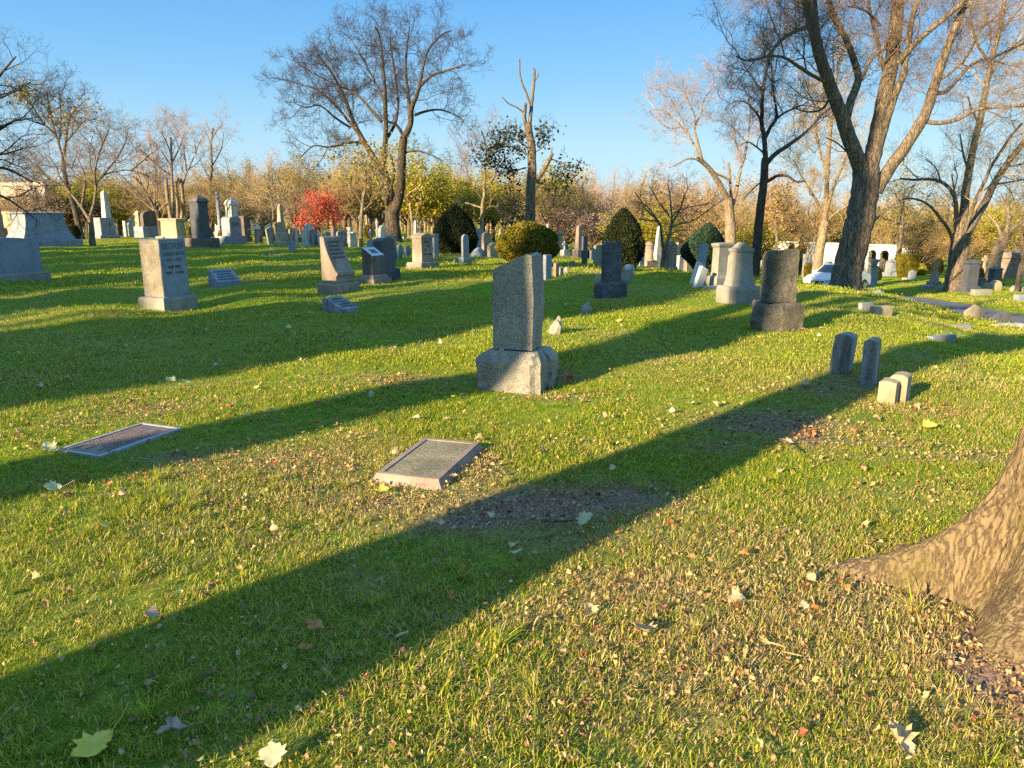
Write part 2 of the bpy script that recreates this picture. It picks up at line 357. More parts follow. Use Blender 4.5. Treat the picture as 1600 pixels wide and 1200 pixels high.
# ---------------------------------------------------------------- grass
HID = bpy.data.collections.new('sources')          # source meshes for the grass and litter, never linked to the scene
def blade_mesh(name, nb, spread, hmin, hmax, w, rs):
    V, Q, T, C = [], [], [], []
    for k in range(nb):
        r = spread * math.sqrt(rs.rand()); th = rs.rand() * 6.283; bx, by = r * math.cos(th), r * math.sin(th)
        h = rs.uniform(hmin, hmax); az = rs.rand() * 6.283; lean = rs.uniform(0.15, 1.25) * h; ww = w * rs.uniform(.6, 1.3)
        px, py = -math.sin(az) * ww / 2, math.cos(az) * ww / 2; b0 = len(V); cv = rs.rand()
        for f, wf in ((0, 1), (.4, .95), (.75, .65)):
            zz = h * (f * 1.25 - .25 * f * f); l = lean * f ** 1.7
            cx, cy = bx + math.cos(az) * l, by + math.sin(az) * l
            V += [(cx - px * wf, cy - py * wf, zz - 0.01), (cx + px * wf, cy + py * wf, zz - 0.01)]; C += [cv, cv]
        V.append((bx + math.cos(az) * lean, by + math.sin(az) * lean, h * .97 - 0.01 - .15 * lean)); C.append(cv)
        Q += [(b0, b0 + 1, b0 + 3, b0 + 2), (b0 + 2, b0 + 3, b0 + 5, b0 + 4)]; T.append((b0 + 4, b0 + 5, b0 + 6))
    me = np_mesh(name, V, Q, T); a = me.attributes.new('cv', 'FLOAT', 'POINT'); a.data.foreach_set('value', np.array(C, np.float32)); return me
def grass_material():
    m = bpy.data.materials.new('grass_blades'); m.use_nodes = True; nt = m.node_tree; b = nt.nodes['Principled BSDF']
    cv = nt.nodes.new('ShaderNodeAttribute'); cv.attribute_name = 'cv'
    dr = nt.nodes.new('ShaderNodeAttribute'); dr.attribute_type = 'INSTANCER'; dr.attribute_name = 'dry'
    g = ramp(nt, cv.outputs['Fac'], [(0.0, (.075, .165, .012)), (0.35, (.20, .30, .018)), (0.7, (.41, .43, .028)), (0.92, (.60, .53, .07))])
    d = ramp(nt, cv.outputs['Fac'], [(0.0, (.26, .19, .08)), (0.5, (.50, .39, .16)), (1.0, (.66, .55, .28))])
    gt = nt.nodes.new('ShaderNodeMath'); gt.operation = 'SUBTRACT'; nt.links.new(dr.outputs['Fac'], gt.inputs[0])
    rv = nt.nodes.new('ShaderNodeMath'); rv.operation = 'FRACT'; ml = nt.nodes.new('ShaderNodeMath'); ml.operation = 'MULTIPLY'; ml.inputs[1].default_value = 17.31
    nt.links.new(cv.outputs['Fac'], ml.inputs[0]); nt.links.new(ml.outputs[0], rv.inputs[0]); nt.links.new(rv.outputs[0], gt.inputs[1])
    sm = nt.nodes.new('ShaderNodeMath'); sm.operation = 'MULTIPLY'; sm.inputs[1].default_value = 6; sm.use_clamp = True; nt.links.new(gt.outputs[0], sm.inputs[0])
    c = mixc(nt, sm.outputs[0], g, d)
    nt.links.new(c, b.inputs['Base Color']); b.inputs['Roughness'].default_value = 0.55; b.inputs['Specular IOR Level'].default_value = 0.25
    tr = nt.nodes.new('ShaderNodeBsdfTranslucent'); nt.links.new(c, tr.inputs[0]); mx = nt.nodes.new('ShaderNodeMixShader'); mx.inputs[0].default_value = 0.35
    nt.links.new(b.outputs[0], mx.inputs[1]); nt.links.new(tr.outputs[0], mx.inputs[2]); nt.links.new(mx.outputs[0], nt.nodes['Material Output'].inputs[0])
    return m
def scatter_object(name, P, rot, scl, idx, dry, sources, mat, kind='stuff', cat=None, label=None):
    col = bpy.data.collections.new(name + '_sources')
    for k, me in enumerate(sources):
        if not me.materials: me.materials.append(mat)
        o = bpy.data.objects.new('%s_source_%02d' % (name, k), me); col.objects.link(o)
    me = bpy.data.meshes.new(name); n = len(P); me.vertices.add(n); me.vertices.foreach_set('co', P.astype(np.float32).ravel())
    for nm, ty, arr, key in (('rot', 'FLOAT_VECTOR', rot, 'vector'), ('scl', 'FLOAT', scl, 'value'), ('idx', 'INT', idx, 'value'), ('dry', 'FLOAT', dry, 'value')):
        a = me.attributes.new(nm, ty, 'POINT'); a.data.foreach_set(key, (arr.astype(np.int32) if ty == 'INT' else arr.astype(np.float32)).ravel())
    me.update()
    o = bpy.data.objects.new(name, me); COL.objects.link(o); me.materials.append(mat)
    ng = bpy.data.node_groups.new(name, 'GeometryNodeTree'); ng.interface.new_socket('Geometry', in_out='INPUT', socket_type='NodeSocketGeometry')
    ng.interface.new_socket('Geometry', in_out='OUTPUT', socket_type='NodeSocketGeometry')
    N = ng.nodes.new; gi, go = N('NodeGroupInput'), N('NodeGroupOutput'); ip = N('GeometryNodeInstanceOnPoints'); ci = N('GeometryNodeCollectionInfo')
    ci.inputs['Collection'].default_value = col; ci.inputs['Separate Children'].default_value = True; ci.inputs['Reset Children'].default_value = True
    ip.inputs['Pick Instance'].default_value = True; L = ng.links.new
    def na(nm, ty):
        x = N('GeometryNodeInputNamedAttribute'); x.data_type = ty; x.inputs['Name'].default_value = nm; return x.outputs['Attribute']
    L(gi.outputs[0], ip.inputs['Points']); L(ci.outputs[0], ip.inputs['Instance']); L(na('idx', 'INT'), ip.inputs['Instance Index'])
    er = N('FunctionNodeEulerToRotation'); L(na('rot', 'FLOAT_VECTOR'), er.inputs[0]); L(er.outputs[0], ip.inputs['Rotation']); L(na('scl', 'FLOAT'), ip.inputs['Scale'])
    L(ip.outputs[0], go.inputs[0]); md = o.modifiers.new('scatter', 'NODES'); md.node_group = ng
    tag(o, label, cat, kind=kind); return o
BLOCKED = []      # footprints without grass: (x, y, radius) or (x, y, half width, half depth, yaw)
def free_mask(x, y, m=0.0):
    k = np.ones(x.shape, bool)
    for b in BLOCKED:
        if len(b) == 3: k &= np.hypot(x - b[0], y - b[1]) > b[2] - m
        else:
            c, s = math.cos(b[4]), math.sin(b[4]); u = (x - b[0]) * c + (y - b[1]) * s; v = -(x - b[0]) * s + (y - b[1]) * c
            k &= (np.abs(u) > b[2] - m) | (np.abs(v) > b[3] - m)
    return k
def scatter_pts(bands, rs, amax=42):
    out = []
    for r0, r1, dens in bands:
        n = int(dens * (r1 * r1 - r0 * r0) * R(amax)); r = np.sqrt(rs.uniform(r0 * r0, r1 * r1, n)); a = np.radians(rs.uniform(-amax, amax, n))
        out.append(np.column_stack([r * np.sin(a), r * np.cos(a), np.full(n, (r0 + r1) / 2)]))
    return np.concatenate(out)
def make_grass():
    rs = np.random.RandomState(5)
    src = [blade_mesh('grass_tuft', 42, .075, .014, .045, .0031, rs) for _ in range(6)] + \
          [blade_mesh('grass_tuft', 50, .16, .016, .045, .0058, rs) for _ in range(4)] + [blade_mesh('grass_tuft', 50, .32, .02, .052, .013, rs) for _ in range(4)] + \
          [blade_mesh('grass_tuft', 50, .02, .05, .11, .0036, rs) for _ in range(2)]
    B = [(1.3, 3.2, 900), (3.2, 5.5, 600), (5.5, 9, 300), (9, 14, 130), (14, 22, 50), (22, 34, 22), (34, 60, 7)]
    P = scatter_pts(B, rs); x, y = P[:, 0], P[:, 1]; r = np.hypot(x, y)
    bare = field(BARE, x, y) * (0.5 + vnoise(x, y, .15, 3)); cl = vnoise(x, y, .35, 9); lit = field(LIT, x, y)
    keep = (rs.rand(len(x)) > bare * 1.1) & (rs.rand(len(x)) < 0.45 + 0.75 * cl) & (rs.rand(len(x)) > 0.45 * lit) & (road_dist(x, y) > RW + 0.12)
    keep &= free_mask(x, y)
    P = P[keep]; x, y = P[:, 0], P[:, 1]; r = r[keep]; n = len(x)
    z = hgt(x, y); z = z - 0.10 * np.clip((RW + 0.25 - road_dist(x, y)) / 0.5, 0, 1)
    idx = np.where(r < 8, rs.randint(0, 6, n), np.where(r < 19, 6 + rs.randint(0, 4, n), 10 + rs.randint(0, 4, n)))
    idx = np.where((r < 7) & (rs.rand(n) < .006), 14 + rs.randint(0, 2, n), idx)
    dry = np.clip(0.17 + 0.5 * (vnoise(x, y, 1.6, 21) - .45) + .35 * (vnoise(x, y, .3, 22) - .5) + .62 * field(LIT, x, y) + .5 * field(BARE, x, y), 0.02, .92)
    sc = rs.uniform(.7, 1.2, n) * (0.65 + 0.6 * vnoise(x, y, .8, 31)) * (1 - 0.35 * np.clip(field(BARE, x, y), 0, 1))
    rot = np.column_stack([rs.normal(0, .12, n), rs.normal(0, .12, n), rs.uniform(0, 6.283, n)])
    scatter_object('grass', np.column_stack([x, y, z]), rot, sc, idx, dry, src, grass_material())
    print('grass tufts', n)

MAPLE = [(0, -.5), (.03, -.12), (.30, -.30), (.27, -.14), (.52, -.06), (.40, .04), (.50, .22), (.30, .20), (.26, .34), (.14, .24), (0, .56),
         (-.14, .24), (-.26, .34), (-.30, .20), (-.50, .22), (-.40, .04), (-.52, -.06), (-.27, -.14), (-.30, -.30), (-.03, -.12)]
OAK = [(0, -.55), (.04, -.25), (.16, -.30), (.10, -.12), (.34, -.16), (.30, -.02), (.12, .02), (.36, .14), (.26, .24), (.10, .16), (.16, .40), (0, .55),
       (-.12, .40), (-.10, .18), (-.30, .26), (-.34, .12), (-.12, .02), (-.32, -.06), (-.28, -.2), (-.10, -.12), (-.14, -.3), (-.04, -.25)]
OVAL = [(0, -.5), (.12, -.3), (.2, 0), (.16, .3), (0, .5), (-.16, .3), (-.2, 0), (-.12, -.3)]
def leaf_mesh(name, outline, size, curl, rs, stem=True):
    bm = bmesh.new(); vs = [bm.verts.new((x, y, 0)) for x, y in outline]; f = bm.faces.new(vs)
    bmesh.ops.triangulate(bm, faces=[f]); bmesh.ops.subdivide_edges(bm, edges=bm.edges[:], cuts=2, use_grid_fill=True)
    if stem:
        s0 = outline[0]; a = [bm.verts.new((s0[0] + dx, s0[1] - d * .5, z)) for d, z in ((0, 0), (.5, .05), (1, .16)) for dx in (-.012, .012)]
        bm.faces.new((a[0], a[1], a[3], a[2])); bm.faces.new((a[2], a[3], a[5], a[4]))
    ca, cb, ph = curl * rs.uniform(.6, 1.2), curl * rs.uniform(-.6, 1.0), rs.uniform(0, 6)
    for v in bm.verts:
        x, y = v.co.x, v.co.y
        v.co.z += ca * x * x * 2.2 + cb * y * y * 1.6 + .06 * curl * math.sin(9 * x + ph) + .05 * curl * math.cos(8 * y + ph) - .02 * abs(x)
    bmesh.ops.scale(bm, vec=(size, size, size), verts=bm.verts); me = bpy.data.meshes.new(name); bm.to_mesh(me); bm.free()
    for p in me.polygons: p.use_smooth = True
    return me
def litter_material():
    m, nt, b = nodes('leaf_litter'); dr = nt.nodes.new('ShaderNodeAttribute'); dr.attribute_type = 'INSTANCER'; dr.attribute_name = 'dry'
    c = ramp(nt, dr.outputs['Fac'], [(0, (.08, .045, .03)), (.22, (.20, .11, .065)), (.45, (.34, .21, .10)), (.72, (.48, .34, .17)), (.9, (.46, .42, .16)), (1, (.30, .09, .05))])
    nt.links.new(c, b.inputs['Base Color']); b.inputs['Roughness'].default_value = .7; b.inputs['Specular IOR Level'].default_value = .25; return m
def make_litter():
    rs = np.random.RandomState(8)
    src = [leaf_mesh('litter_bit', OVAL, .019, 1.6, rs, False) for _ in range(3)] + [leaf_mesh('litter_bit', [(x * rs.uniform(.5, 1.2), y * rs.uniform(.6, 1)) for x, y in OVAL], .026, 2.2, rs, False) for _ in range(3)] + \
          [leaf_mesh('litter_bit', OAK, .034, 1.2, rs) for _ in range(2)]
    P = scatter_pts([(1.3, 4, 1500), (4, 7.5, 1500), (7.5, 13, 90), (13, 24, 12), (24, 45, 2)], rs); x, y = P[:, 0], P[:, 1]; r = np.hypot(x, y); n = len(x)
    p = np.clip(.05 + .5 * np.clip(vnoise(x, y, 1.1, 41) - .5, 0, 1) + .5 * np.clip(vnoise(x, y, .22, 42) - .55, 0, 1) + .85 * field(LIT, x, y) + .5 * field(BARE, x, y), 0, 1)
    keep = (rs.rand(n) < p) & (road_dist(x, y) > RW)
    keep &= free_mask(x, y, .01)
    x, y, r = x[keep], y[keep], r[keep]; n = len(x); z = hgt(x, y) + rs.uniform(.002, .032, n)
    rot = np.column_stack([rs.normal(0, .6, n), rs.normal(0, .6, n), rs.uniform(0, 6.283, n)])
    sc = rs.uniform(.45, 1.15, n) * np.where(r > 7.5, 1.7, 1)
    scatter_object('leaf_litter', np.column_stack([x, y, z]), rot, sc, rs.randint(0, 8, n), np.clip(rs.normal(.5, .24, n), 0, 1), src, litter_material())
    print('litter', n)

LF = {k: leaf_mat('leaf_' + k, c, .3, 20, 60) for k, c in dict(
    yellow=[(.60, .52, .05), (.70, .60, .10), (.76, .62, .16)], tan=[(.42, .29, .15), (.58, .43, .25), (.7, .56, .36)], orange=[(.36, .14, .05), (.5, .22, .08), (.55, .3, .12)],
    brown=[(.14, .07, .045), (.24, .13, .08), (.33, .2, .12)], pale=[(.42, .44, .24), (.56, .56, .34), (.64, .62, .40)], grey=[(.30, .22, .18), (.42, .32, .26), (.52, .42, .35)], red=[(.2, .05, .03), (.34, .1, .05), (.4, .16, .08)]).items()}
ZONES = [(180, 690, 'around the bronze plaque'), (150, 900, 'below the bronze plaque'), (250, 560, 'between plaque and lettered stone'), (200, 500, 'before the lettered stone'), (640, 740, 'around the raised granite marker'), (560, 540, 'behind the raised granite marker'),
         (530, 500, 'by the small wedge marker'), (660, 450, 'between sweeping stone and granite pillar'), (810, 620, 'at the foot of the rough granite pillar'), (940, 500, 'right of the rough granite pillar'), (1100, 540, 'left of the massive rock faced stone'), (1010, 640, 'between granite pillar and twin markers'),
         (1350, 620, 'around the twin dark markers'), (1330, 520, 'between the massive stone and the road'), (1500, 560, 'on the slope below the road'), (860, 800, 'on the bare soil patch'), (1230, 700, 'on the worn ground below the twin markers'), (1450, 780, 'before the near tree root'), (1050, 900, 'on the sunlit strip below the long shadow'),
         (560, 900, 'inside the long foreground shadow'), (380, 440, 'by the low leaning stone'), (80, 560, 'at the left edge'), (740, 430, 'near the slim blue pillar'), (1050, 440, 'near the tilted white slabs')]
def zone_of(g):
    px, py = 800, 600; zc = g.y * math.cos(PITCH) - (g.z - EYE) * math.sin(PITCH); yy = g.y * math.sin(PITCH) + (g.z - EYE) * math.cos(PITCH); px = 800 + FPX * g.x / zc; py = 600 - FPX * yy / zc
    return min(ZONES, key=lambda q: (q[0] - px) ** 2 + ((q[1] - py) * 2) ** 2)[2]
def make_leaves():
    rs = np.random.RandomState(12)
    hero = [  # px, py, size m, outline, colour, curl, heading, label
        (150, 1187, .15, MAPLE, 'yellow', .35, 2.6, 'bright yellow maple leaf on dark grass in the bottom left corner'),
        (1000, 1001, .13, MAPLE, 'tan', .45, 3.5, 'large pale tan maple leaf with upright stem on sunlit grass'),
        (1402, 1172, .13, MAPLE, 'tan', .6, .6, 'curled pale leaf with dark shadow at the bottom right edge of the lawn'),
        (494, 992, .10, OAK, 'orange', .25, 1.2, 'flat orange brown oak leaf with pointed lobes on shaded grass'),
        (240, 978, .09, OAK, 'grey', .5, .4, 'greyish pink oak leaf just inside the edge of the long shadow'),
        (272, 1155, .10, OAK, 'grey', .9, 2.0, 'curled pinkish grey leaf on the shaded grass above the bottom edge'),
        (913, 828, .13, MAPLE, 'pale', .15, 1.6, 'large pale green leaf lying flat at the edge of the bare soil'),
        (763, 820, .08, MAPLE, 'pale', .4, 4.0, 'small whitish green maple leaf on the bare soil patch'),
        (808, 878, .08, MAPLE, 'pale', .4, 3.0, 'whitish maple leaf on thin shaded grass below the soil patch'),
        (1150, 957, .10, MAPLE, 'tan', 1.3, 1.4, 'rolled up cream leaf on the sunlit lawn'),
        (628, 1006, .07, OVAL, 'tan', .6, 2.3, 'narrow cream leaf in the shaded grass'),
        (256, 1071, .09, OVAL, 'orange', .8, 2.0, 'curled rust brown leaf in the wide foreground shadow'),
        (481, 1031, .08, OVAL, 'orange', .9, 1.4, 'orange brown curled leaf just below the lobed oak leaf'),
        (150, 1025, .06, OVAL, 'orange', .6, .4, 'small rusty leaf near the left end of the long shadow edge'),
        (428, 1197, .10, MAPLE, 'pale', .3, .2, 'pale green leaf cut by the bottom edge of the picture'),
        (172, 772, .09, OAK, 'orange', .7, 1.5, 'sunlit orange leaf with raised tip below the bronze plaque'),
        (135, 762, .09, OAK, 'brown', .5, 2.4, 'flat brown leaf between the pale leaf and the bronze plaque'),
        (85, 775, .11, MAPLE, 'pale', .4, 2.0, 'pale green leaf by an orange one near the left edge'),
        (63, 777, .07, OAK, 'orange', 1.0, .3, 'bright orange leaf tucked under the pale green one'),
        (80, 712, .12, MAPLE, 'pale', .6, 1.1, 'long pale green leaf at the near corner of the bronze plaque'),
        (58, 704, .10, OAK, 'brown', .8, .8, 'curled brown leaf at the left tip of the bronze plaque'),
        (598, 778, .10, MAPLE, 'yellow', .4, 1.7, 'yellow green leaf at the front left corner of the raised granite marker'),
        (710, 757, .07, OAK, 'tan', .5, 1.7, 'cream leaf at the front right corner of the raised granite marker'),
        (700, 661, .09, OVAL, 'tan', .5, 1.9, 'tan leaf on the grass behind the raised granite marker'),
        (650, 660, .08, MAPLE, 'pale', .3, 1.2, 'pale leaf with long stem beside the tan one'),
        (268, 600, .12, MAPLE, 'pale', .4, 1.2, 'large pale leaf at the boundary of sun and shade on the left'),
        (292, 602, .09, MAPLE, 'pale', .3, .3, 'smaller pale leaf to the right of the large pale one'),
        (385, 657, .10, MAPLE, 'pale', .3, .9, 'pale leaf in the narrow shadow band'),
        (425, 651, .10, MAPLE, 'pale', .4, 2.1, 'pale leaf beside an orange one in the narrow shadow band'),
        (1452, 671, .13, MAPLE, 'yellow', .3, 1.5, 'yellow green leaf on the bright lawn behind the near tree'),
        (1243, 553, .10, MAPLE, 'yellow', .3, .5, 'orange yellow leaf between the rough stone and the twin markers'),
        (685, 830, .10, OAK, 'tan', .7, 1.4, 'tan curled leaf at the left end of the bare soil'),
        (1230, 703, .10, OAK, 'tan', .5, 1.1, 'pale fallen leaf on worn ground right of the soil patch'),
        (1410, 888, .06, OAK, 'brown', .8, 1.1, 'brown leaf caught on the big tree root'),
    ]
    for px, py, s, ol, c, cu, hd, lab in hero:
        me = leaf_mesh('fallen_leaf', ol, s * .85, cu, rs); o = link_mesh('fallen_leaf', me, LF[c]); g = ground(px, py)
        o.location = (g.x, g.y, g.z + (.04 if lab.find('root') < 0 else .13)); o.rotation_euler = (rs.normal(0, .22), rs.normal(0, .22), hd)
        tag(o, lab, 'leaf')
    protos = [(leaf_mesh('fallen_leaf', ol, s, cu, rs), c) for ol, s, c, cu in
              ((OAK, .085, 'orange', .8), (MAPLE, .095, 'tan', .6), (MAPLE, .085, 'pale', .4), (OAK, .08, 'brown', .9), (OVAL, .07, 'tan', .8), (MAPLE, .09, 'yellow', .4), (OAK, .08, 'red', .7))]
    gl = {'orange': 'small rust coloured dry leaf lying loose on the lawn', 'tan': 'small tan dry leaf lying loose on the lawn', 'pale': 'small pale green leaf lying loose on the lawn',
          'brown': 'small dark brown dry leaf lying loose on the lawn', 'yellow': 'small yellow leaf lying loose on the lawn', 'red': 'small reddish dry leaf lying loose on the lawn'}
    for me, c in protos: me.materials.append(LF[c])
    spots = []
    while len(spots) < 225:
        py = 425 + 560 * rs.rand() ** 1.5; px = rs.uniform(-30, 1600)
        if py > 700 and rs.rand() < .5: continue
        if px > 1500 and py > 600: continue
        g = ground(px, py)
        if abs(road_dist(np.array([g.x]), np.array([g.y]))[0]) < RW: continue
        if not free_mask(np.array([g.x]), np.array([g.y]), -.05)[0]: continue
        spots.append(g)
    for px, py in ((875, 585), (885, 592), (870, 600), (880, 577), (890, 598), (882, 605), (868, 590), (862, 523), (870, 520), (990, 462), (985, 458), (895, 488), (926, 486), (1360, 486), (1356, 482)):
        spots.append(ground(px, py))
    for k, g in enumerate(spots):
        me, c = protos[rs.choice(7, p=[.22, .22, .12, .2, .12, .04, .08])] if k < 225 else protos[rs.choice([0, 6, 3])]
        o = link_mesh('fallen_leaf', me, None); o.location = (g.x, g.y, g.z + .035); sc = rs.uniform(.55, 1.1) * (1 if g.y > 5 else .62)
        if k >= 225: sc *= 1.2
        o.scale = (sc, sc, sc); o.rotation_euler = (rs.normal(0, .45), rs.normal(0, .45), rs.uniform(0, 6.283))
        z_ = zone_of(g); tag(o, gl[c].replace('lying loose on the lawn', 'on the lawn ' + z_), 'leaf', group=gl[c].split(' lying')[0].replace('leaf', 'leaves') + ' ' + z_)
# ---------------------------------------------------------------- gravestones
def loft(rings, bm=None, n=4, off=(0, 0)):
    bm = bm or bmesh.new(); prev = None
    for k, (hw, hd, z) in enumerate(rings):
        if n == 4: pts = [(-hw, -hd), (hw, -hd), (hw, hd), (-hw, hd)]
        else: pts = [(hw * math.cos(6.2832 * i / n), hd * math.sin(6.2832 * i / n)) for i in range(n)]
        cur = [bm.verts.new((x + off[0], y + off[1], z)) for x, y in pts]
        if prev:
            for i in range(n): bm.faces.new((prev[i], prev[(i + 1) % n], cur[(i + 1) % n], cur[i]))
        else: bm.faces.new(cur[::-1])
        prev = cur
    bm.faces.new(prev); return bm
def box(w, d, z0, z1, bm=None, off=(0, 0)): return loft([(w / 2, d / 2, z0), (w / 2, d / 2, z1)], bm, off=off)
def prism(outline, t, bm=None, y0=0.0, z0=0.0):
    bm = bm or bmesh.new()
    a = [bm.verts.new((x, y0 - t / 2, z + z0)) for x, z in outline]; b = [bm.verts.new((x, y0 + t / 2, z + z0)) for x, z in outline]
    bm.faces.new(a); bm.faces.new(b[::-1]); n = len(a)
    for i in range(n): bm.faces.new((a[(i + 1) % n], a[i], b[i], b[(i + 1) % n]))
    return bm
def outline(top, w, h):
    hw = w / 2; o = [(-hw, 0), (hw, 0)]
    if top == 'flat': o += [(hw, h), (-hw, h)]
    elif top == 'round':
        o += [(hw * math.cos(R(a)), h - hw + hw * math.sin(R(a))) for a in range(0, 181, 15)]
    elif top == 'arch':
        r = .22 * w; o += [(hw * math.cos(R(a)), h - r + r * math.sin(R(a))) for a in range(0, 181, 15)]
    elif top == 'serp':
        o += [(hw, h * .93)] + [(hw * x, h * (.93 + .07 * (math.cos(x * 3.14) * .5 + .5))) for x in (.85, .6, .35, 0, -.35, -.6, -.85)] + [(-hw, h * .93)]
    elif top == 'peak': o += [(hw, h - .28 * w), (0, h), (-hw, h - .28 * w)]
    elif top == 'slope': o += [(hw, h * .9), (-hw, h)]
    elif top == 'shoulder': o += [(hw, h * .8), (hw * .8, h * .84)] + [(hw * .62 * math.cos(R(a)), h * .84 + (h * .16) * math.sin(R(a))) for a in range(0, 181, 20)] + [(-hw * .8, h * .84), (-hw, h * .8)]
    elif top == 'gothic': o += [(hw, h * .72), (hw * .8, h * .86), (hw * .42, h * .95), (0, h), (-hw * .42, h * .95), (-hw * .8, h * .86), (-hw, h * .72)]
    return o
def roughen(bm, amp, cuts=9, freq=6, seed=0, keep=None):
    bmesh.ops.triangulate(bm, faces=[f for f in bm.faces if len(f.verts) > 4])
    bmesh.ops.subdivide_edges(bm, edges=bm.edges[:], cuts=cuts, use_grid_fill=True)
    for v in bm.verts:
        if keep and keep(v.co): continue
        p = v.co * freq + Vector((seed * 3.1, seed, 7))
        n = noise.noise_vector(p) + 0.5 * noise.noise_vector(p * 2.6)
        v.co += n * amp
    return bm
def rows(w, z1, z0, n, y, rnd, bm=None, hgt_=None):
    bm = bm or bmesh.new(); st = (z1 - z0) / max(n, 1); hh = hgt_ or st * .45
    for i in range(n):
        z = z1 - st * (i + .5); full = w * rnd.uniform(.45, .95); x = -full / 2
        while x < full / 2:
            lw = hh * rnd.uniform(.35, .6)
            if rnd.random() < .84:
                loft([(lw / 2, .002, z - hh / 2), (lw / 2, .002, z + hh / 2)], bm, off=(x + lw / 2, y - .0025))
            x += lw * 1.45
    return bm
def text_mesh(s, width, height, mat, parent, name, loc, yaw=0):
    cu = bpy.data.curves.new(name, 'FONT'); cu.body = s; cu.align_x = 'CENTER'; cu.align_y = 'CENTER'; cu.size = 1; cu.extrude = .02; cu.resolution_u = 2
    o = bpy.data.objects.new('tmp_text', cu); COL.objects.link(o); bpy.context.view_layer.update()
    me = bpy.data.meshes.new_from_object(o.evaluated_get(bpy.context.evaluated_depsgraph_get())); bpy.data.objects.remove(o)
    xs = [v.co.x for v in me.vertices]; ys = [v.co.y for v in me.vertices]; sx = width / (max(xs) - min(xs)); sz = height / (max(ys) - min(ys))
    cx, cy = (max(xs) + min(xs)) / 2, (max(ys) + min(ys)) / 2
    for v in me.vertices: v.co = Vector(((v.co.x - cx) * sx, -v.co.z * .1, (v.co.y - cy) * sz))
    me.materials.clear(); t = link_mesh(name, me, mat, parent); t.location = loc; t.rotation_euler = (0, 0, yaw); return t

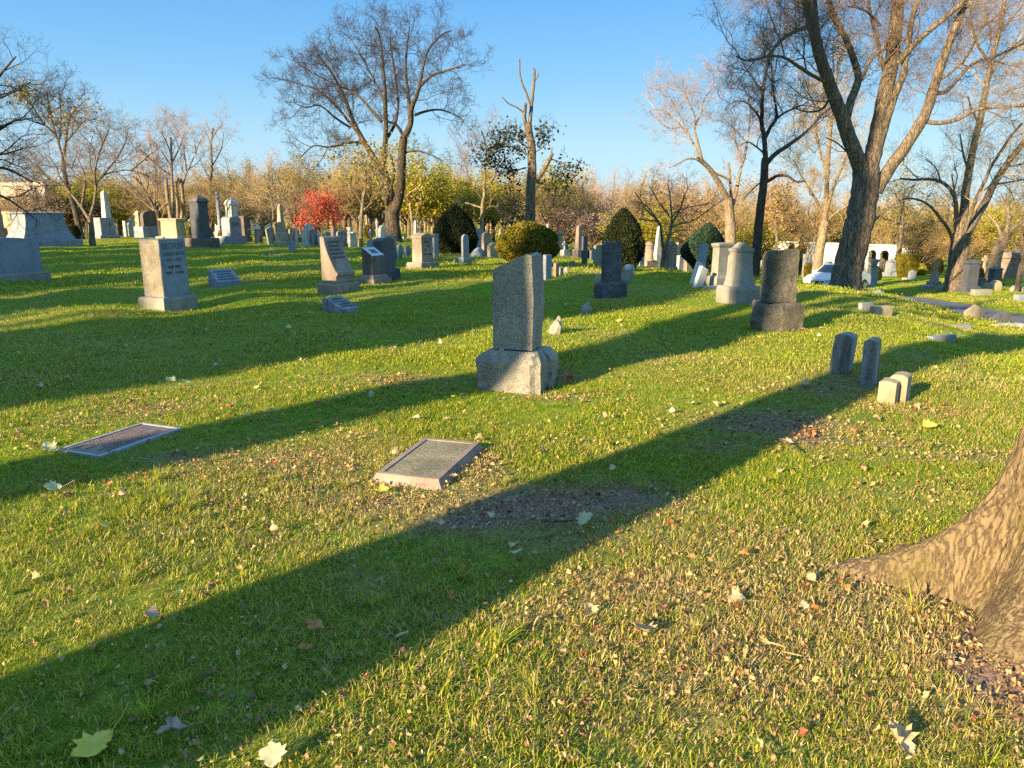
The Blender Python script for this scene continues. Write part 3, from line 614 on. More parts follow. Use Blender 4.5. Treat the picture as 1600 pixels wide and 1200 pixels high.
def dims(px, yb, yt, wf, ws, yaw, d=None):
    g = ground(px, yb, d); zc = g.y * math.cos(PITCH) + (EYE - g.z) * math.sin(PITCH); mpp = zc / FPX
    top = at(px, yt, g.y); v = Vector((-g.x, -g.y)).normalized(); y = R(yaw)
    F = Vector((math.sin(y), -math.cos(y))); S = Vector((math.cos(y), math.sin(y)))
    return g, max(top.z - g.z, .03), wf * mpp / max(abs(F.dot(v)), .3), ws * mpp / max(abs(S.dot(v)), .3), mpp
SRND = random.Random(3)
def stone(kind, px, yb, yt, wf, ws, yaw, mat, label, d=None, hb=0, be=0, top='flat', text=0, lean=0, pitch=0, cat='gravestone', capm=None, basem=None, group=None, nm=None, rgh=0):
    g, h, w, t, mpp = dims(px, yb, yt, wf, ws, yaw, d); t = max(t, .07)
    b_h = hb * mpp; b_e = be * mpp; P = []; m = M[mat]; bmt = M[basem or mat]; cm = M[capm or mat]
    BLOCKED.append((g.x, g.y, (w + b_e) / 2, (t + b_e * .8) / 2, R(yaw))); sink = .12 + .02 * g.y / 10; dw, dt = w, t
    bev = .006 if g.y < 25 else 0
    W, T = w + b_e, t + b_e * .8
    def base():
        if b_h > 0:
            bm = loft([(W / 2, T / 2, -sink), (W / 2, T / 2, b_h * .82), (W / 2 - .02, T / 2 - .02, b_h)])
            if rgh: roughen(bm, rgh, 6, 5, px)
            P.append(('base', bm, bmt, bev))
    z0 = b_h if b_h else -sink
    if kind == 'slab':
        base(); bm = prism([(x, z if z > 0 else (z0 - b_h if not b_h else 0)) for x, z in outline(top, w, h - b_h)], t, z0=b_h)
        if rgh: roughen(bm, rgh, 7, 6, px)
        P.append(('tablet', bm, m, bev))
        if text: P.append(('inscription', rows(w * .8, h * .88 if b_h == 0 else h * .9, b_h + (h - b_h) * .35, text, -t / 2 - rgh * .5, SRND), M['letters'], 0))
    elif kind == 'block':
        bm = loft([(w / 2, t / 2, -sink), (w / 2 * .97, t / 2 * .97, h)])
        if rgh: roughen(bm, rgh, 6, 6, px)
        P.append(('block', bm, m, bev))
    elif kind == 'roof':       # die under a gabled or hipped cap
        base(); hc = max((h - b_h) * .16, .05); zt = h - hc
        P.append(('die', loft([(w / 2 * .88, t / 2 * .88, b_h), (w / 2 * .85, t / 2 * .85, zt + .001)]), m, bev))
        P.append(('cap', loft([(w / 2, t / 2, zt), (w / 2, t / 2, zt + hc * .35), (w / 2 * .15, t / 2 * .9, h)]) if top != 'hip' else
                  loft([(w / 2 * .92, t / 2 * .92, zt - hc * .1), (w / 2 * 1.04, t / 2 * 1.04, zt + hc * .1), (w / 2 * .8, t / 2 * .8, zt + hc * .55), (w / 2 * .2, t / 2 * .2, h)]), cm, bev))
        if text: P.append(('inscription', rows(w * .7, zt - hc * .4, b_h + (zt - b_h) * .25, text, -t / 2 * .88, SRND), M['letters'], 0))
    elif kind == 'flat_cap':
        base(); hc = (h - b_h) * .12; zt = h - hc
        P.append(('die', loft([(w / 2 * .92, t / 2 * .92, b_h), (w / 2 * .86, t / 2 * .86, b_h + .08 * h), (w / 2 * .82, t / 2 * .82, zt + .001)]), m, bev))
        P.append(('cap', loft([(w / 2 * .86, t / 2 * .86, zt - hc * .2), (w / 2, t / 2, zt + hc * .4), (w / 2, t / 2, zt + hc * .75), (w / 2 * .7, t / 2 * .7, h)]), cm, bev))
        if text: P.append(('inscription', rows(w * .6, zt * .9, b_h + (zt - b_h) * .3, text, -t / 2 * .87, SRND), M['letters'], 0))
    elif kind == 'flared':
        base(); z1 = h - .2 * (h - b_h) if top == 'peak' else h * .985; n = 8; bm = None
        rg = [(w / 2 * (.70 + .28 * (1 - i / n) ** 2.2), t / 2 * (.68 + .28 * (1 - i / n) ** 2.2), b_h + (z1 - b_h) * i / n) for i in range(n + 1)]
        P.append(('die', loft(rg), m, 0))
        if top == 'peak':
            cw = w * .77; q = h - z1
            P.append(('cap', prism([(-cw / 2, 0), (cw / 2, 0), (cw / 2, q * .32), (cw * .3, q * .42), (cw * .12, q * .8), (0, q), (-cw * .12, q * .8), (-cw * .3, q * .42), (-cw / 2, q * .32)], t * .82, z0=z1), cm, bev))
        else: P.append(('cap', loft([(w * .39, t * .37, z1 - .03), (w * .40, t * .38, z1 + .01), (w * .36, t * .3, h + .03)]), cm, bev))
    elif kind == 'obelisk':
        base(); hp = (h - b_h) * .22; P.append(('plinth', loft([(w / 2, t / 2, b_h), (w / 2 * .94, t / 2 * .94, b_h + hp), (w / 2 * .78, t / 2 * .78, b_h + hp * 1.1)]), m, bev))
        P.append(('shaft', loft([(w / 2 * .62, t / 2 * .62, b_h + hp * 1.1), (w / 2 * .38, t / 2 * .38, h * .94), (.005, .005, h)]), m, bev))
    elif kind == 'column':
        base(); z1 = b_h + (h - b_h) * .3
        P.append(('plinth', loft([(w / 2, t / 2, b_h), (w / 2 * .92, t / 2 * .92, z1 * .95), (w / 2 * .7, t / 2 * .7, z1)]), m, bev))
        P.append(('shaft', loft([(w * .33, w * .33, z1), (w * .27, w * .27, z1 + .05), (w * .24, w * .24, h * .86), (w * .34, w * .34, h * .88), (w * .34, w * .34, h * .9)], n=12), m, 0))
        bm = bmesh.new(); bmesh.ops.create_uvsphere(bm, u_segments=10, v_segments=8, radius=w * .28, matrix=Matrix.Translation((0, 0, h - w * .25))); P.append(('finial', bm, cm, 0))
    elif kind == 'urn':
        base(); z1 = b_h + (h - b_h) * .72
        P.append(('pedestal', loft([(w * .36, t * .36, b_h), (w * .30, t * .30, b_h + .1 * h), (w * .27, t * .27, z1), (w * .5, t * .5, z1 + .03)]), m, bev))
        P.append(('bowl', loft([(w * .2, w * .2, z1 + .03), (w * .28, w * .28, z1 + .06), (w * .52, w * .52, h - .05), (w * .55, w * .55, h - .02), (w * .48, w * .48, h)], n=14), cm, 0))
    elif kind == 'cross':
        base(); z1 = b_h + (h - b_h) * .42; q = h - z1; bm = loft([(w / 2, t / 2, b_h), (w / 2 * .8, t / 2 * .8, z1)]); P.append(('pedestal', bm, m, bev))
        bm = box(w * .17, t * .25, z1, h); box(w * .62, t * .25 - .004, z1 + q * .55, z1 + q * .78, bm); P.append(('cross', bm, cm, 0))
    elif kind == 'rock':
        bm = bmesh.new(); bmesh.ops.create_icosphere(bm, subdivisions=3, radius=1)
        for v in bm.verts:
            n_ = noise.noise(v.co * 1.4 + Vector((px, 0, 0))) * .35 + noise.noise(v.co * 4 + Vector((0, px, 0))) * .12
            v.co *= 1 + n_; v.co.x *= w * .52; v.co.y *= t * .52; v.co.z = max(v.co.z, -.25) * h * .95
        P.append(('rock', bm, m, 0))
    rz = R(yaw); tilt = (R(pitch), R(lean))
    if len(P) == 1:
        o = bm_obj(nm or 'gravestone', P[0][1], P[0][2], None, False, P[0][3]); o.location = g; o.rotation_euler = (tilt[0], tilt[1], rz)
    else:
        o = empty(nm or 'gravestone', g, rz, tilt)
        for n_, bm, mm, bv in P: bm_obj(n_, bm, mm, o, n_ in ('finial', 'bowl'), bv)
    tag(o, label, cat, group); return o, h, w, t, mpp

# -- the large monuments near the camera
def main_stone():
    g, h, w, t, mpp = dims(809, 605, 397, 58, 15, -18); BLOCKED.append((g.x, g.y, .32, .26, R(-18)))
    o = empty('gravestone', g, R(-18)); tag(o, 'rough grey granite pillar with slanting top on a chunky rock faced base, nearest the camera', 'gravestone')
    bz = .375; W = .64; T = .52
    bm = loft([(W / 2, T / 2, -.1), (W / 2 * 1.0, T / 2 * 1.0, .26), (W / 2 * .97, T / 2 * .95, .29), (.235, .20, bz)])
    bmesh.ops.subdivide_edges(bm, edges=bm.edges[:], cuts=14, use_grid_fill=True)
    for v in bm.verts:
        if v.co.z < bz - .01:
            p = v.co * 5; v.co += noise.noise_vector(p) * .028 + noise.noise_vector(p * 3) * .009
        c = v.co
        if c.x > W * .36 and c.y < 0: v.co.x -= (c.x - W * .36) * .35; v.co.y += .03
    bm_obj('base', bm, M['granite'], o, False)
    w2 = .375; hh = h - bz - .015; bm = prism([(-w2 / 2, 0), (w2 / 2, 0), (w2 / 2 + .012, hh * .5), (w2 / 2 - .01, hh), (w2 / 2 - .06, hh + .012), (-w2 / 2 + .0, hh - .125), (-w2 / 2 - .01, hh * .5)], .33, z0=bz + .012)
    bmesh.ops.triangulate(bm, faces=[f for f in bm.faces if len(f.verts) > 4]); bmesh.ops.subdivide_edges(bm, edges=bm.edges[:], cuts=11, use_grid_fill=True)
    for v in bm.verts:
        p = v.co * 7; front = v.co.y < -.164; k = .0025 if front else .010
        v.co += noise.noise_vector(p) * k + noise.noise_vector(p * 3.3) * k * .5
        if not front and v.co.x > w2 * .44: v.co.x += .010 * math.sin(max(0, min(1, (v.co.z - bz) / hh)) * 3.14)
    bm_obj('pillar', bm, M['granite'], o, False)
    s = box(.035, .03, bz + .001, bz + .014); ob = bm_obj('shim', s, M['marble'], o); ob.location = (-.1, -.17, 0)
main_stone()

def bischoff():
    o, h, w, t, mpp = stone('slab', 264, 479, 373, 37, 27, 68, 'bluegranite', 'upright grey granite stone lettered BISCHOFF with a sunlit rock faced side', hb=23, be=16, basem='greygranite', rgh=0)
    y = -t / 2 - .003
    text_mesh('BISCHOFF', w * .82, h * .085, M['letters'], o, 'inscription', (0, y, h * .905))
    text_mesh('CHARLES L. BOOTH', w * .84, h * .05, M['letters'], o, 'inscription', (0, y, h * .80))
    text_mesh('1871 - 1941', w * .55, h * .05, M['letters'], o, 'inscription', (0, y, h * .715))
    bm_obj('inscription', rows(w * .8, h * .66, h * .50, 2, -t / 2, SRND), M['bluerough'], o)
    bm = box(.05, t * .96, h * .22, h * .985); roughen(bm, .009, 12, 12, 4); r = bm_obj('rock_face', bm, M['warmgranite'], o); r.location = (-w / 2 + .02, 0, 0)
bischoff()

def slant_stone(px, yb, yt, wf, ws, yaw, mat, lab, text=5):      # face sweeping forward to a ledge
    g, h, w, t, mpp = dims(px, yb, yt, wf, ws, yaw); BLOCKED.append((g.x, g.y, .4)); o = empty('gravestone', g, R(yaw)); tag(o, lab, 'gravestone')
    hb = 15 * mpp; D = t; zl = hb + (h - hb) * .17
    bm_obj('base', loft([(w / 2 + .07, D / 2 + .07, -.15), (w / 2 + .07, D / 2 + .07, hb * .85), (w / 2 + .05, D / 2 + .05, hb)]), M[mat], o, False, .006)
    prof = [(D / 2, hb), (D / 2, h * .985), (D / 2 - .04, h), (D / 2 - D * .2, h * .99)]                # (y, z) profile, front = -y
    n = 7
    for i in range(n + 1):
        f = i / n; prof.append((D / 2 - D * .26 - (D * .66) * f ** 1.5 * .98, h * .965 - (h * .965 - zl - .10) * f))
    prof += [(-D / 2 - .01, zl + .06), (-D / 2 - .01, zl), (-D / 2 + .03, zl - .02), (-D / 2 + .02, hb)]
    bm = bmesh.new(); a = [bm.verts.new((-w / 2, y, z)) for y, z in prof]; b = [bm.verts.new((w / 2, y, z)) for y, z in prof]
    bm.faces.new(a); bm.faces.new(b[::-1])
    for i in range(len(a)): j = (i + 1) % len(a); bm.faces.new((a[j], a[i], b[i], b[j]))
    bmesh.ops.recalc_face_normals(bm, faces=bm.faces[:])
    bm_obj('die', bm, M[mat], o, False, .004)
    bm = bmesh.new()
    for i in range(text):
        f = .12 + .12 * i; y = D / 2 - D * .26 - D * .66 * f ** 1.5 - .004; z = h * .965 - (h * .965 - zl - .10) * f
        full = w * SRND.uniform(.45, .8); x = -full / 2
        while x < full / 2: loft([(.011, .002, z - .022), (.011, .002, z + .022)], bm, off=(x, y - .004)); x += .036
    bm_obj('inscription', bm, M['letters'], o)
slant_stone(530, 455, 369, 27, 23, 66, 'pink', 'tall stone whose lettered face sweeps forward, sunlit on its rough left side')

def two_part(px, yb, yt, wf, ws, yaw, mat, lab, hb, be, bx=0):
    g, h, w, t, mpp = dims(px, yb, yt, wf, ws, yaw); BLOCKED.append((g.x, g.y, .35)); o = empty('gravestone', g, R(yaw)); tag(o, lab, 'gravestone')
    b = hb * mpp; e = be * mpp; bm = loft([(w / 2 + e / 2, t / 2 + e * .35, -.15), (w / 2 + e / 2, t / 2 + e * .35, b * .9), (w / 2 + e / 2 - .03, t / 2 + e * .3, b)]); roughen(bm, .030, 12, 5, px); bm_obj('base', bm, M[mat], o)
    bm = prism([(-w / 2, 0), (w / 2, 0), (w / 2 * .99, (h - b) * .95), (w / 2 * .86, (h - b)), (-w / 2 * .86, h - b), (-w / 2 * .99, (h - b) * .95)], t, z0=b); roughen(bm, .026, 14, 6, px + 3); r = bm_obj('die', bm, M[mat], o); r.location.x = bx * mpp
    return o
two_part(1211, 518, 391, 40, 14, 14, 'rough', 'massive rock faced grey brown stone on a rough base, right of the flared one', 43, 20)
two_part(954, 466, 377, 27, 4.5, 50, 'bluerough', 'dark rough hewn upright stone with lit left edge, in front of the dark conical shrub', 27, 17)
stone('block', 934, 448, 428, 8, 5, 10, 'lime', 'sunlit cream block against the left of the dark rough hewn stone')
stone('flared', 1153, 475, 379, 34, 15, 12, 'greygranite', 'flared granite monument with ogee peaked top on a wide plain base', hb=28, be=15, top='peak')
stone('slab', 1312, 586, 520, 25, 9, -40, 'slate', 'taller left one of the two dark weathered round topped markers on the slope', top='arch', lean=4)
stone('slab', 1356, 604, 529, 17, 11, -38, 'slate', 'narrower right one of the two dark weathered markers on the slope', top='arch')
stone('slab', 1404, 626, 583, 24, 10, -38, 'lime', 'small sunlit cream marker with rounded top, rear one of a touching pair', top='arch')
stone('slab', 1388, 628, 592, 24, 12, -38, 'lime', 'lower sunlit cream slab standing against the front of a small rounded marker', top='serp')

def flat_marker(cs, h, border, mats, label, inner):      # cs: four image corners of the top, near-left first, in order round
    P = [Vector((0, 0, EYE)) for _ in cs]; c0 = ground(sum(c[0] for c in cs) / 4, sum(c[1] for c in cs) / 4); pts = []
    for px, py in cs:
        r = ray(px, py); k = (c0.z + h - EYE) / r.z; pts.append(Vector((r.x * k, r.y * k, 0)))
    c = sum(pts, Vector()) / 4; ax = ((pts[1] - pts[0]) + (pts[2] - pts[3])).normalized(); ay = Vector((-ax.y, ax.x, 0))
    w = ((pts[1] - pts[0]).length + (pts[2] - pts[3]).length) / 2; d = ((pts[3] - pts[0]).length + (pts[2] - pts[1]).length) / 2
    ya = math.atan2(ax.y, ax.x); o = empty('grave_marker', (c.x, c.y, c0.z), ya); tag(o, label, 'grave marker')
    sk = .03 if h > .04 else 0
    bm_obj('slab', loft([(w / 2 + sk, d / 2 + sk, -.1), (w / 2 + sk, d / 2 + sk, 0), (w / 2, d / 2, h - .012)]), M[mats[0]], o, False, 0)
    fr = bmesh.new(); z0, z1 = h - .012, h
    box(w, border, z0, z1, fr, (0, -d / 2 + border / 2)); box(w, border, z0, z1, fr, (0, d / 2 - border / 2))
    box(border, d - 2 * border, z0, z1, fr, (-w / 2 + border / 2, 0)); box(border, d - 2 * border, z0, z1, fr, (w / 2 - border / 2, 0)); bm_obj('border', fr, M[mats[1]], o)
    bm = box(w - 2 * border, d - 2 * border, h - .013, h - .006); roughen(bm, .0012, 14, 30, 3); bm_obj('panel', bm, M[mats[2]], o)
    if inner:
        bm = bmesh.new(); rr = random.Random(5)
        for k in range(7):
            y = (k - 3) * (d - 2 * border) / 9; full = (w - 2 * border) * rr.uniform(.45, .85); x = -full / 2
            while x < full / 2:
                q = .014; box(q * rr.uniform(.5, 1), .026, h - .0065, h - .0035, bm, (x, y)); x += .026
        bm_obj('lettering', bm, M[mats[3]], o)
    BLOCKED.append((c.x, c.y, w / 2 + sk, d / 2 + sk, ya))
flat_marker([(155, 713), (285, 668), (222, 660), (88, 702)], .018, .024, ('palemetal', 'palemetal', 'bronze', 'brown'), 'low bronze plaque in a pale border lying in the grass, lower left', True)
flat_marker([(596, 739), (696, 750), (740, 690), (655, 683)], .06, .035, ('pink', 'pink', 'worn', 'greygranite'), 'raised slab of weathered granite with sunk panel in leaf litter, centre foreground', False)

# -- every other stone: kind, px, y base, y top, front px, side px, yaw, material, label, options
S = [
 ('slab', 12, 441, 371, 80, 18, 68, 'bluegranite', 'big blue grey granite stone cut by the left edge of the frame', dict(hb=11, be=16, top='serp', basem='greygranite')),
 ('flared', 66, 386, 332, 72, 26, 66, 'bluegranite', 'very wide flared grey tomb with a lit patch on its side, far left', dict(hb=11, be=12)),
 ('flat_cap', 20, 362, 330, 13, 12, 66, 'lime', 'cream and grey roofed block half hidden behind the wide flared tomb', dict(d=50, hb=3, be=4)),
 ('block', 24, 367, 361, 11, 5, 60, 'marble', 'low white block on the grass left of the wide flared tomb', {}),
 ('obelisk', 1, 372, 296, 12, 10, 60, 'pink', 'pinkish obelisk at the very left edge of the frame', dict(d=44, hb=4, be=4)),
 ('slab', 108, 371, 339, 24, 5, 66, 'darkgranite', 'dark polished stone carved with a cross, beside the wide flared tomb', dict(hb=7, be=6, top='arch')),
 ('slab', 123, 366, 353, 9, 4, 60, 'bluegranite', 'small rounded grey stone right of the dark polished one', dict(top='arch')),
 ('slab', 134, 367, 354, 7, 3, 60, 'lime', 'small pale tablet left of the forked tree trunk', dict(hb=3, be=2)),
 ('block', 118, 374, 371, 16, 6, 60, 'marble', 'flat pale slab in front of the dark polished stone', {}),
 ('slab', 165, 369, 340, 19, 9, 62, 'bluegranite', 'blue grey die on a wide base under the white spire', dict(hb=5, be=10, text=1, d=52)),
 ('obelisk', 170, 366, 297, 14, 10, 62, 'marble', 'white spire with a finial rising behind the blue grey die', dict(d=53.5, hb=4, be=4)),
 ('slab', 205, 369, 348, 8, 3, 66, 'slate', 'narrow round topped dark tablet with a lit left edge', dict(top='round')),
 ('slab', 218, 370, 352, 10, 3, 66, 'slate', 'squat round topped dark tablet beside the brown die', dict(top='round')),
 ('slab', 196, 358, 345, 3, 3, 60, 'marble', 'tiny white slab far behind the two round tablets', dict(d=62)),
 ('slab', 206, 356, 341, 4, 3, 60, 'marble', 'tiny white round headed slab above the two round tablets', dict(d=60, top='round')),
 ('roof', 219, 366, 329, 6, 6, 60, 'lime', 'pale banded pillar with a little pointed roof', dict(d=57, top='hip')),
 ('slab', 238, 371, 329, 27, 7, 64, 'brown', 'broad brown stone with arched top and stained face', dict(hb=17, be=12, top='arch', basem='bluegranite')),
 ('flat_cap', 272, 374, 341, 15, 26, 62, 'lime', 'cream block monument with projecting cap just behind the lettered stone', dict(hb=5, be=9)),
 ('roof', 316, 387, 305, 16, 15, 58, 'darkgranite', 'tallest dark monument with hipped roof and carved panels', dict(hb=14, be=17, top='hip', text=7, basem='brown', capm='brown')),
 ('column', 345, 368, 299, 9, 8, 60, 'bluegranite', 'slim grey column with a ball finial right of the tall dark monument', dict(d=44, hb=5, be=4)),
 ('block', 339, 378, 362, 6, 5, 60, 'pink', 'small pink block at the foot of the slim column', {}),
 ('slab', 364, 381, 338, 17, 12, 60, 'bluegranite', 'pale blue stone with rounded corners and a name on its face', dict(hb=11, be=11, top='arch', text=1)),
 ('roof', 366, 374, 309, 12, 10, 60, 'marble', 'white peaked pedestal rising behind the pale blue stone', dict(d=46, top='hip')),
 ('slab', 384, 379, 337, 8, 7, 62, 'brown', 'tall brown stone to the right of the pale blue stone', dict(hb=8, be=5, top='arch')),
 ('slab', 405, 380, 358, 10, 2, 64, 'slate', 'dark streaked slab first in the row left of the obelisk', {}),
 ('slab', 425, 382, 355, 11, 2, 64, 'slate', 'dark streaked slab leaning to the left in front of a thin trunk', dict(lean=-8, top='serp')),
 ('obelisk', 441, 381, 317, 10, 10, 60, 'lime', 'tall pale obelisk left of the red tree', dict(d=40, hb=6, be=5)),
 ('slab', 446, 382, 358, 10, 2, 64, 'slate', 'streaked slab standing right against the foot of the tall obelisk', {}),
 ('slab', 457, 379, 358, 8, 2, 64, 'slate', 'streaked slab behind the small square post', {}),
 ('block', 457, 396, 376, 7, 4, 62, 'bluegranite', 'small square blue grey post standing alone on the lawn', {}),
 ('slab', 464, 383, 355, 3, 2, 60, 'marble', 'thin white edged slab left of the brown stump stone', dict(top='round')),
 ('slab', 469, 381, 370, 5, 2, 60, 'brown', 'little reddish brown stone between white slabs', {}),
 ('slab', 475, 382, 358, 4, 2, 60, 'marble', 'slim white slab left of the big round topped one', dict(top='round')),
 ('slab', 483, 384, 349, 8, 3, 62, 'marble', 'tallest white round topped tablet below the red tree', dict(top='round')),
 ('slab', 492, 384, 358, 8, 2, 62, 'slate', 'grey slab touching the right of the tall white round tablet', dict(top='arch')),
 ('slab', 500, 384, 366, 4, 2, 62, 'marble', 'short white slab under the trunk of the red tree', {}),
 ('block', 474, 385, 382, 19, 5, 60, 'marble', 'flat white ledger slab before the round topped tablets', {}),
 ('block', 434, 389, 387, 24, 4, 60, 'lime', 'flush cream strip in the lawn left of the square post', {}),
 ('block', 431, 398, 394, 26, 4, 60, 'slate', 'flush grey strip in the lawn nearer than the cream one', {}),
 ('slab', 512, 376, 361, 8, 3, 62, 'slate', 'dark slab peeping over the left top of the sweeping stone', dict(d=38, top='peak')),
 ('slab', 523, 376, 357, 7, 4, 60, 'pink', 'pale pink slab behind the top of the sweeping stone', dict(d=37)),
 ('slab', 530, 376, 361, 6, 2, 60, 'slate', 'round grey slab behind the right top of the sweeping stone', dict(d=36, top='round')),
 ('slab', 537, 385, 359, 8, 2, 64, 'slate', 'dark pair of slabs just right of the sweeping stone', dict(top='serp')),
 ('roof', 551, 386, 362, 7, 8, 60, 'marble', 'bright cream block with blue shaded side left of the straight pale trunk', {}),
 ('urn', 547, 377, 355, 6, 6, 60, 'marble', 'small urn shaped stone behind the bright cream block', dict(d=42)),
 ('cross', 580, 383, 358, 8, 6, 60, 'bluegranite', 'thin blue grey statue like stone behind the dark leaning pillar', dict(d=36)),
 ('column', 590, 378, 345, 5, 5, 60, 'marble', 'thin white column beside the white arched stone', dict(d=42)),
 ('slab', 598, 380, 352, 9, 4, 60, 'marble', 'white arched stone with hollow centre behind the dark monument', dict(d=40, top='gothic')),
 ('slab', 607, 372, 363, 5, 4, 60, 'lime', 'small cream stone left of the thick trunk', dict(d=46, top='peak')),
 ('flat_cap', 613, 400, 367, 5, 12, 60, 'lime', 'sunlit cream block at the foot of the thick twin trunk', dict(d=31)),
 ('slab', 617, 408, 386, 4, 2, 60, 'slate', 'thin grey slab right behind the dark monument', {}),
 ('slab', 624, 408, 381, 6, 3, 62, 'slate', 'broken topped slab leaning beside the dark monument', dict(lean=5, top='gothic')),
 ('slab', 636, 405, 384, 6, 3, 62, 'slate', 'dark post like slab left of the gabled monument', {}),
 ('slab', 631, 380, 370, 3, 2, 60, 'marble', 'tiny white slab far behind, left of the gabled monument', dict(d=52)),
 ('slab', 637, 381, 373, 4, 2, 60, 'lime', 'tiny cream slab far behind, next to the tiny white one', dict(d=50)),
 ('obelisk', 650, 378, 344, 6, 6, 60, 'marble', 'white obelisk rising behind the gabled monument', dict(d=48)),
 ('roof', 661, 421, 364, 20, 17, 54, 'pink', 'gabled pinkish grey monument on a rough base', dict(hb=13, be=11, text=4)),
 ('slab', 681, 403, 365, 7, 3, 60, 'bluegranite', 'blue grey slab tight behind the gabled monument', {}),
 ('block', 692, 397, 382, 4, 3, 60, 'lime', 'thin pale post in front of the dark conical shrub', {}),
 ('slab', 727, 409, 366, 9, 3, 58, 'bluegranite', 'slim blue pillar with arched top on a square base', dict(hb=10, be=9, top='round')),
 ('rock', 710, 412, 405, 6, 5, 0, 'greygranite', 'tiny carved lump of stone on the lawn left of the slim blue pillar', {}),
 ('roof', 748, 402, 357, 12, 5, 56, 'bluegranite', 'blue stone with small columns partly behind the dark conical shrub', dict(d=31)),
 ('rock', 747, 401, 387, 19, 12, 0, 'bluegranite', 'rounded boulder at the foot of the columned blue stone', {}),
 ('slab', 760, 401, 363, 11, 4, 54, 'pink', 'pinkish slab right of the columned blue stone', dict(top='arch')),
 ('slab', 770, 402, 379, 12, 5, 50, 'lime', 'cream stone with stepped top left of the golden shrub', dict(top='shoulder')),
 ('obelisk', 782, 396, 357, 6, 6, 50, 'lime', 'small cream obelisk touching the left of the golden shrub', dict(d=40)),
 ('obelisk', 856, 392, 349, 6, 6, 50, 'marble', 'bright white obelisk peeping above the right of the golden shrub', dict(d=46)),
 ('block', 855, 437, 398, 9, 5, 50, 'bluegranite', 'blue grey stone on a low base half hidden by the rough granite pillar', dict()),
 ('block', 869, 434, 411, 5, 4, 50, 'pink', 'short square post right of the rough granite pillar', {}),
 ('block', 876, 432, 418, 5, 4, 48, 'greygranite', 'small block next to the short square post', {}),
 ('rock', 884, 430, 417, 8, 7, 20, 'greygranite', 'rounded little stone at the end of the row of small blocks', {}),
 ('slab', 894, 418, 407, 4, 3, 50, 'slate', 'tiny dark leaning post behind the row of small blocks', dict(lean=5)),
 ('column', 875, 402, 361, 11, 9, 46, 'lime', 'cream domed monument right of the golden shrub', dict(d=37, hb=4, be=5)),
 ('cross', 882, 402, 377, 9, 7, 46, 'marble', 'white pedestal with a small cross on stepped base', dict(d=34, hb=5, be=4)),
 ('obelisk', 904, 408, 350, 12, 10, 46, 'pink', 'slender pink obelisk behind the dark tall slab', dict(d=33, hb=6, be=5)),
 ('slab', 913, 413, 369, 7, 2, 52, 'darkgranite', 'tall narrow dark slab beside the pink obelisk', dict()),
 ('slab', 925, 404, 391, 5, 3, 50, 'bluegranite', 'small blue grey stone in the gap right of the dark slab', dict(d=33)),
 ('slab', 934, 415, 382, 11, 4, 48, 'greygranite', 'round shouldered grey tablet left of the dark rough hewn stone', dict(top='arch')),
 ('slab', 979, 443, 421, 11, 6, 46, 'greygranite', 'low grey block right of the dark rough hewn stone', {}),
 ('slab', 983, 431, 413, 11, 5, 46, 'marble', 'low white lit block just behind the low grey block', dict(top='arch')),
 ('slab', 1001, 420, 380, 7, 4, 44, 'bluegranite', 'blue grey slab at the right edge of the dark conical shrub', dict(d=30)),
 ('column', 1013, 424, 378, 17, 12, 40, 'pink', 'stout barrel shaped stone with a cap left of the small forked tree', dict(d=31)),
 ('obelisk', 1024, 416, 352, 8, 8, 40, 'marble', 'leaning white obelisk left of the small forked tree', dict(d=38, lean=5)),
 ('block', 1027, 418, 396, 9, 6, 40, 'marble', 'white block under the leaning white obelisk', dict(d=36)),
 ('slab', 1019, 418, 407, 4, 3, 40, 'slate', 'tiny rounded stone at the crest before the barrel stone', dict(top='round')),
 ('slab', 1048, 420, 376, 12, 5, 46, 'pink', 'dark round topped tablet right of the small forked tree', dict(d=28, hb=8, be=4, top='peak')),
 ('roof', 1057, 418, 379, 7, 6, 44, 'lime', 'pale gabled stone behind the dark round topped tablet', dict(d=36)),
 ('block', 1064, 415, 399, 14, 8, 44, 'marble', 'wide whitish block left of the blue green shrub', dict(d=34)),
 ('slab', 1061, 419, 411, 5, 3, 40, 'marble', 'tiny white marker on the crest', {}),
 ('block', 1074, 421, 405, 8, 6, 40, 'lime', 'cream block under the left of the blue green shrub', dict(d=27)),
 ('slab', 1093, 425, 381, 10, 4, 36, 'bluegranite', 'tall blue slab leaning right in front of the blue green shrub', dict(lean=9, d=21)),
 ('slab', 1085, 431, 409, 10, 5, 36, 'marble', 'white slab leaning hard to the right, rear of two', dict(lean=24, d=18)),
 ('slab', 1090, 436, 416, 10, 5, 36, 'marble', 'white slab leaning hard to the right, front of two', dict(lean=24, d=16.5)),
 ('flat_cap', 1125, 448, 379, 22, 12, 34, 'greygranite', 'tall capped grey stone left of the flared monument', dict(hb=20, be=8)),
 ('slab', 1138, 450, 397, 6, 4, 34, 'pink', 'thin post with a white rounded head against the flared monument', dict(top='round', lean=3, d=15.2)),
 ('block', 1108, 453, 447, 18, 8, 30, 'bluegranite', 'flush blue grey slab left of the flared monument', {}),
 ('rock', 1363, 486, 473, 0, 0, 0, 'greygranite', '', None),
 ('block', 1376, 492, 478, 24, 9, 24, 'lime', 'long low sunlit block lying on the slope with a leaf beside it', {}),
 ('block', 1352, 484, 473, 16, 6, 24, 'bluegranite', 'low blue shaded slab end to end with the long sunlit block', {}),
 ('block', 1471, 530, 524, 32, 9, 24, 'bluegranite', 'flush dark slab sunk in the shaded slope', {}),
 ('slab', 1521, 498, 476, 24, 4, 14, 'lime', 'sunlit cream marker with low gabled top by the road', dict(top='peak')),
 ('slab', 1564, 508, 485, 25, 5, 16, 'bluerough', 'dark blue shaded marker with low gabled top by the road', dict(top='peak')),
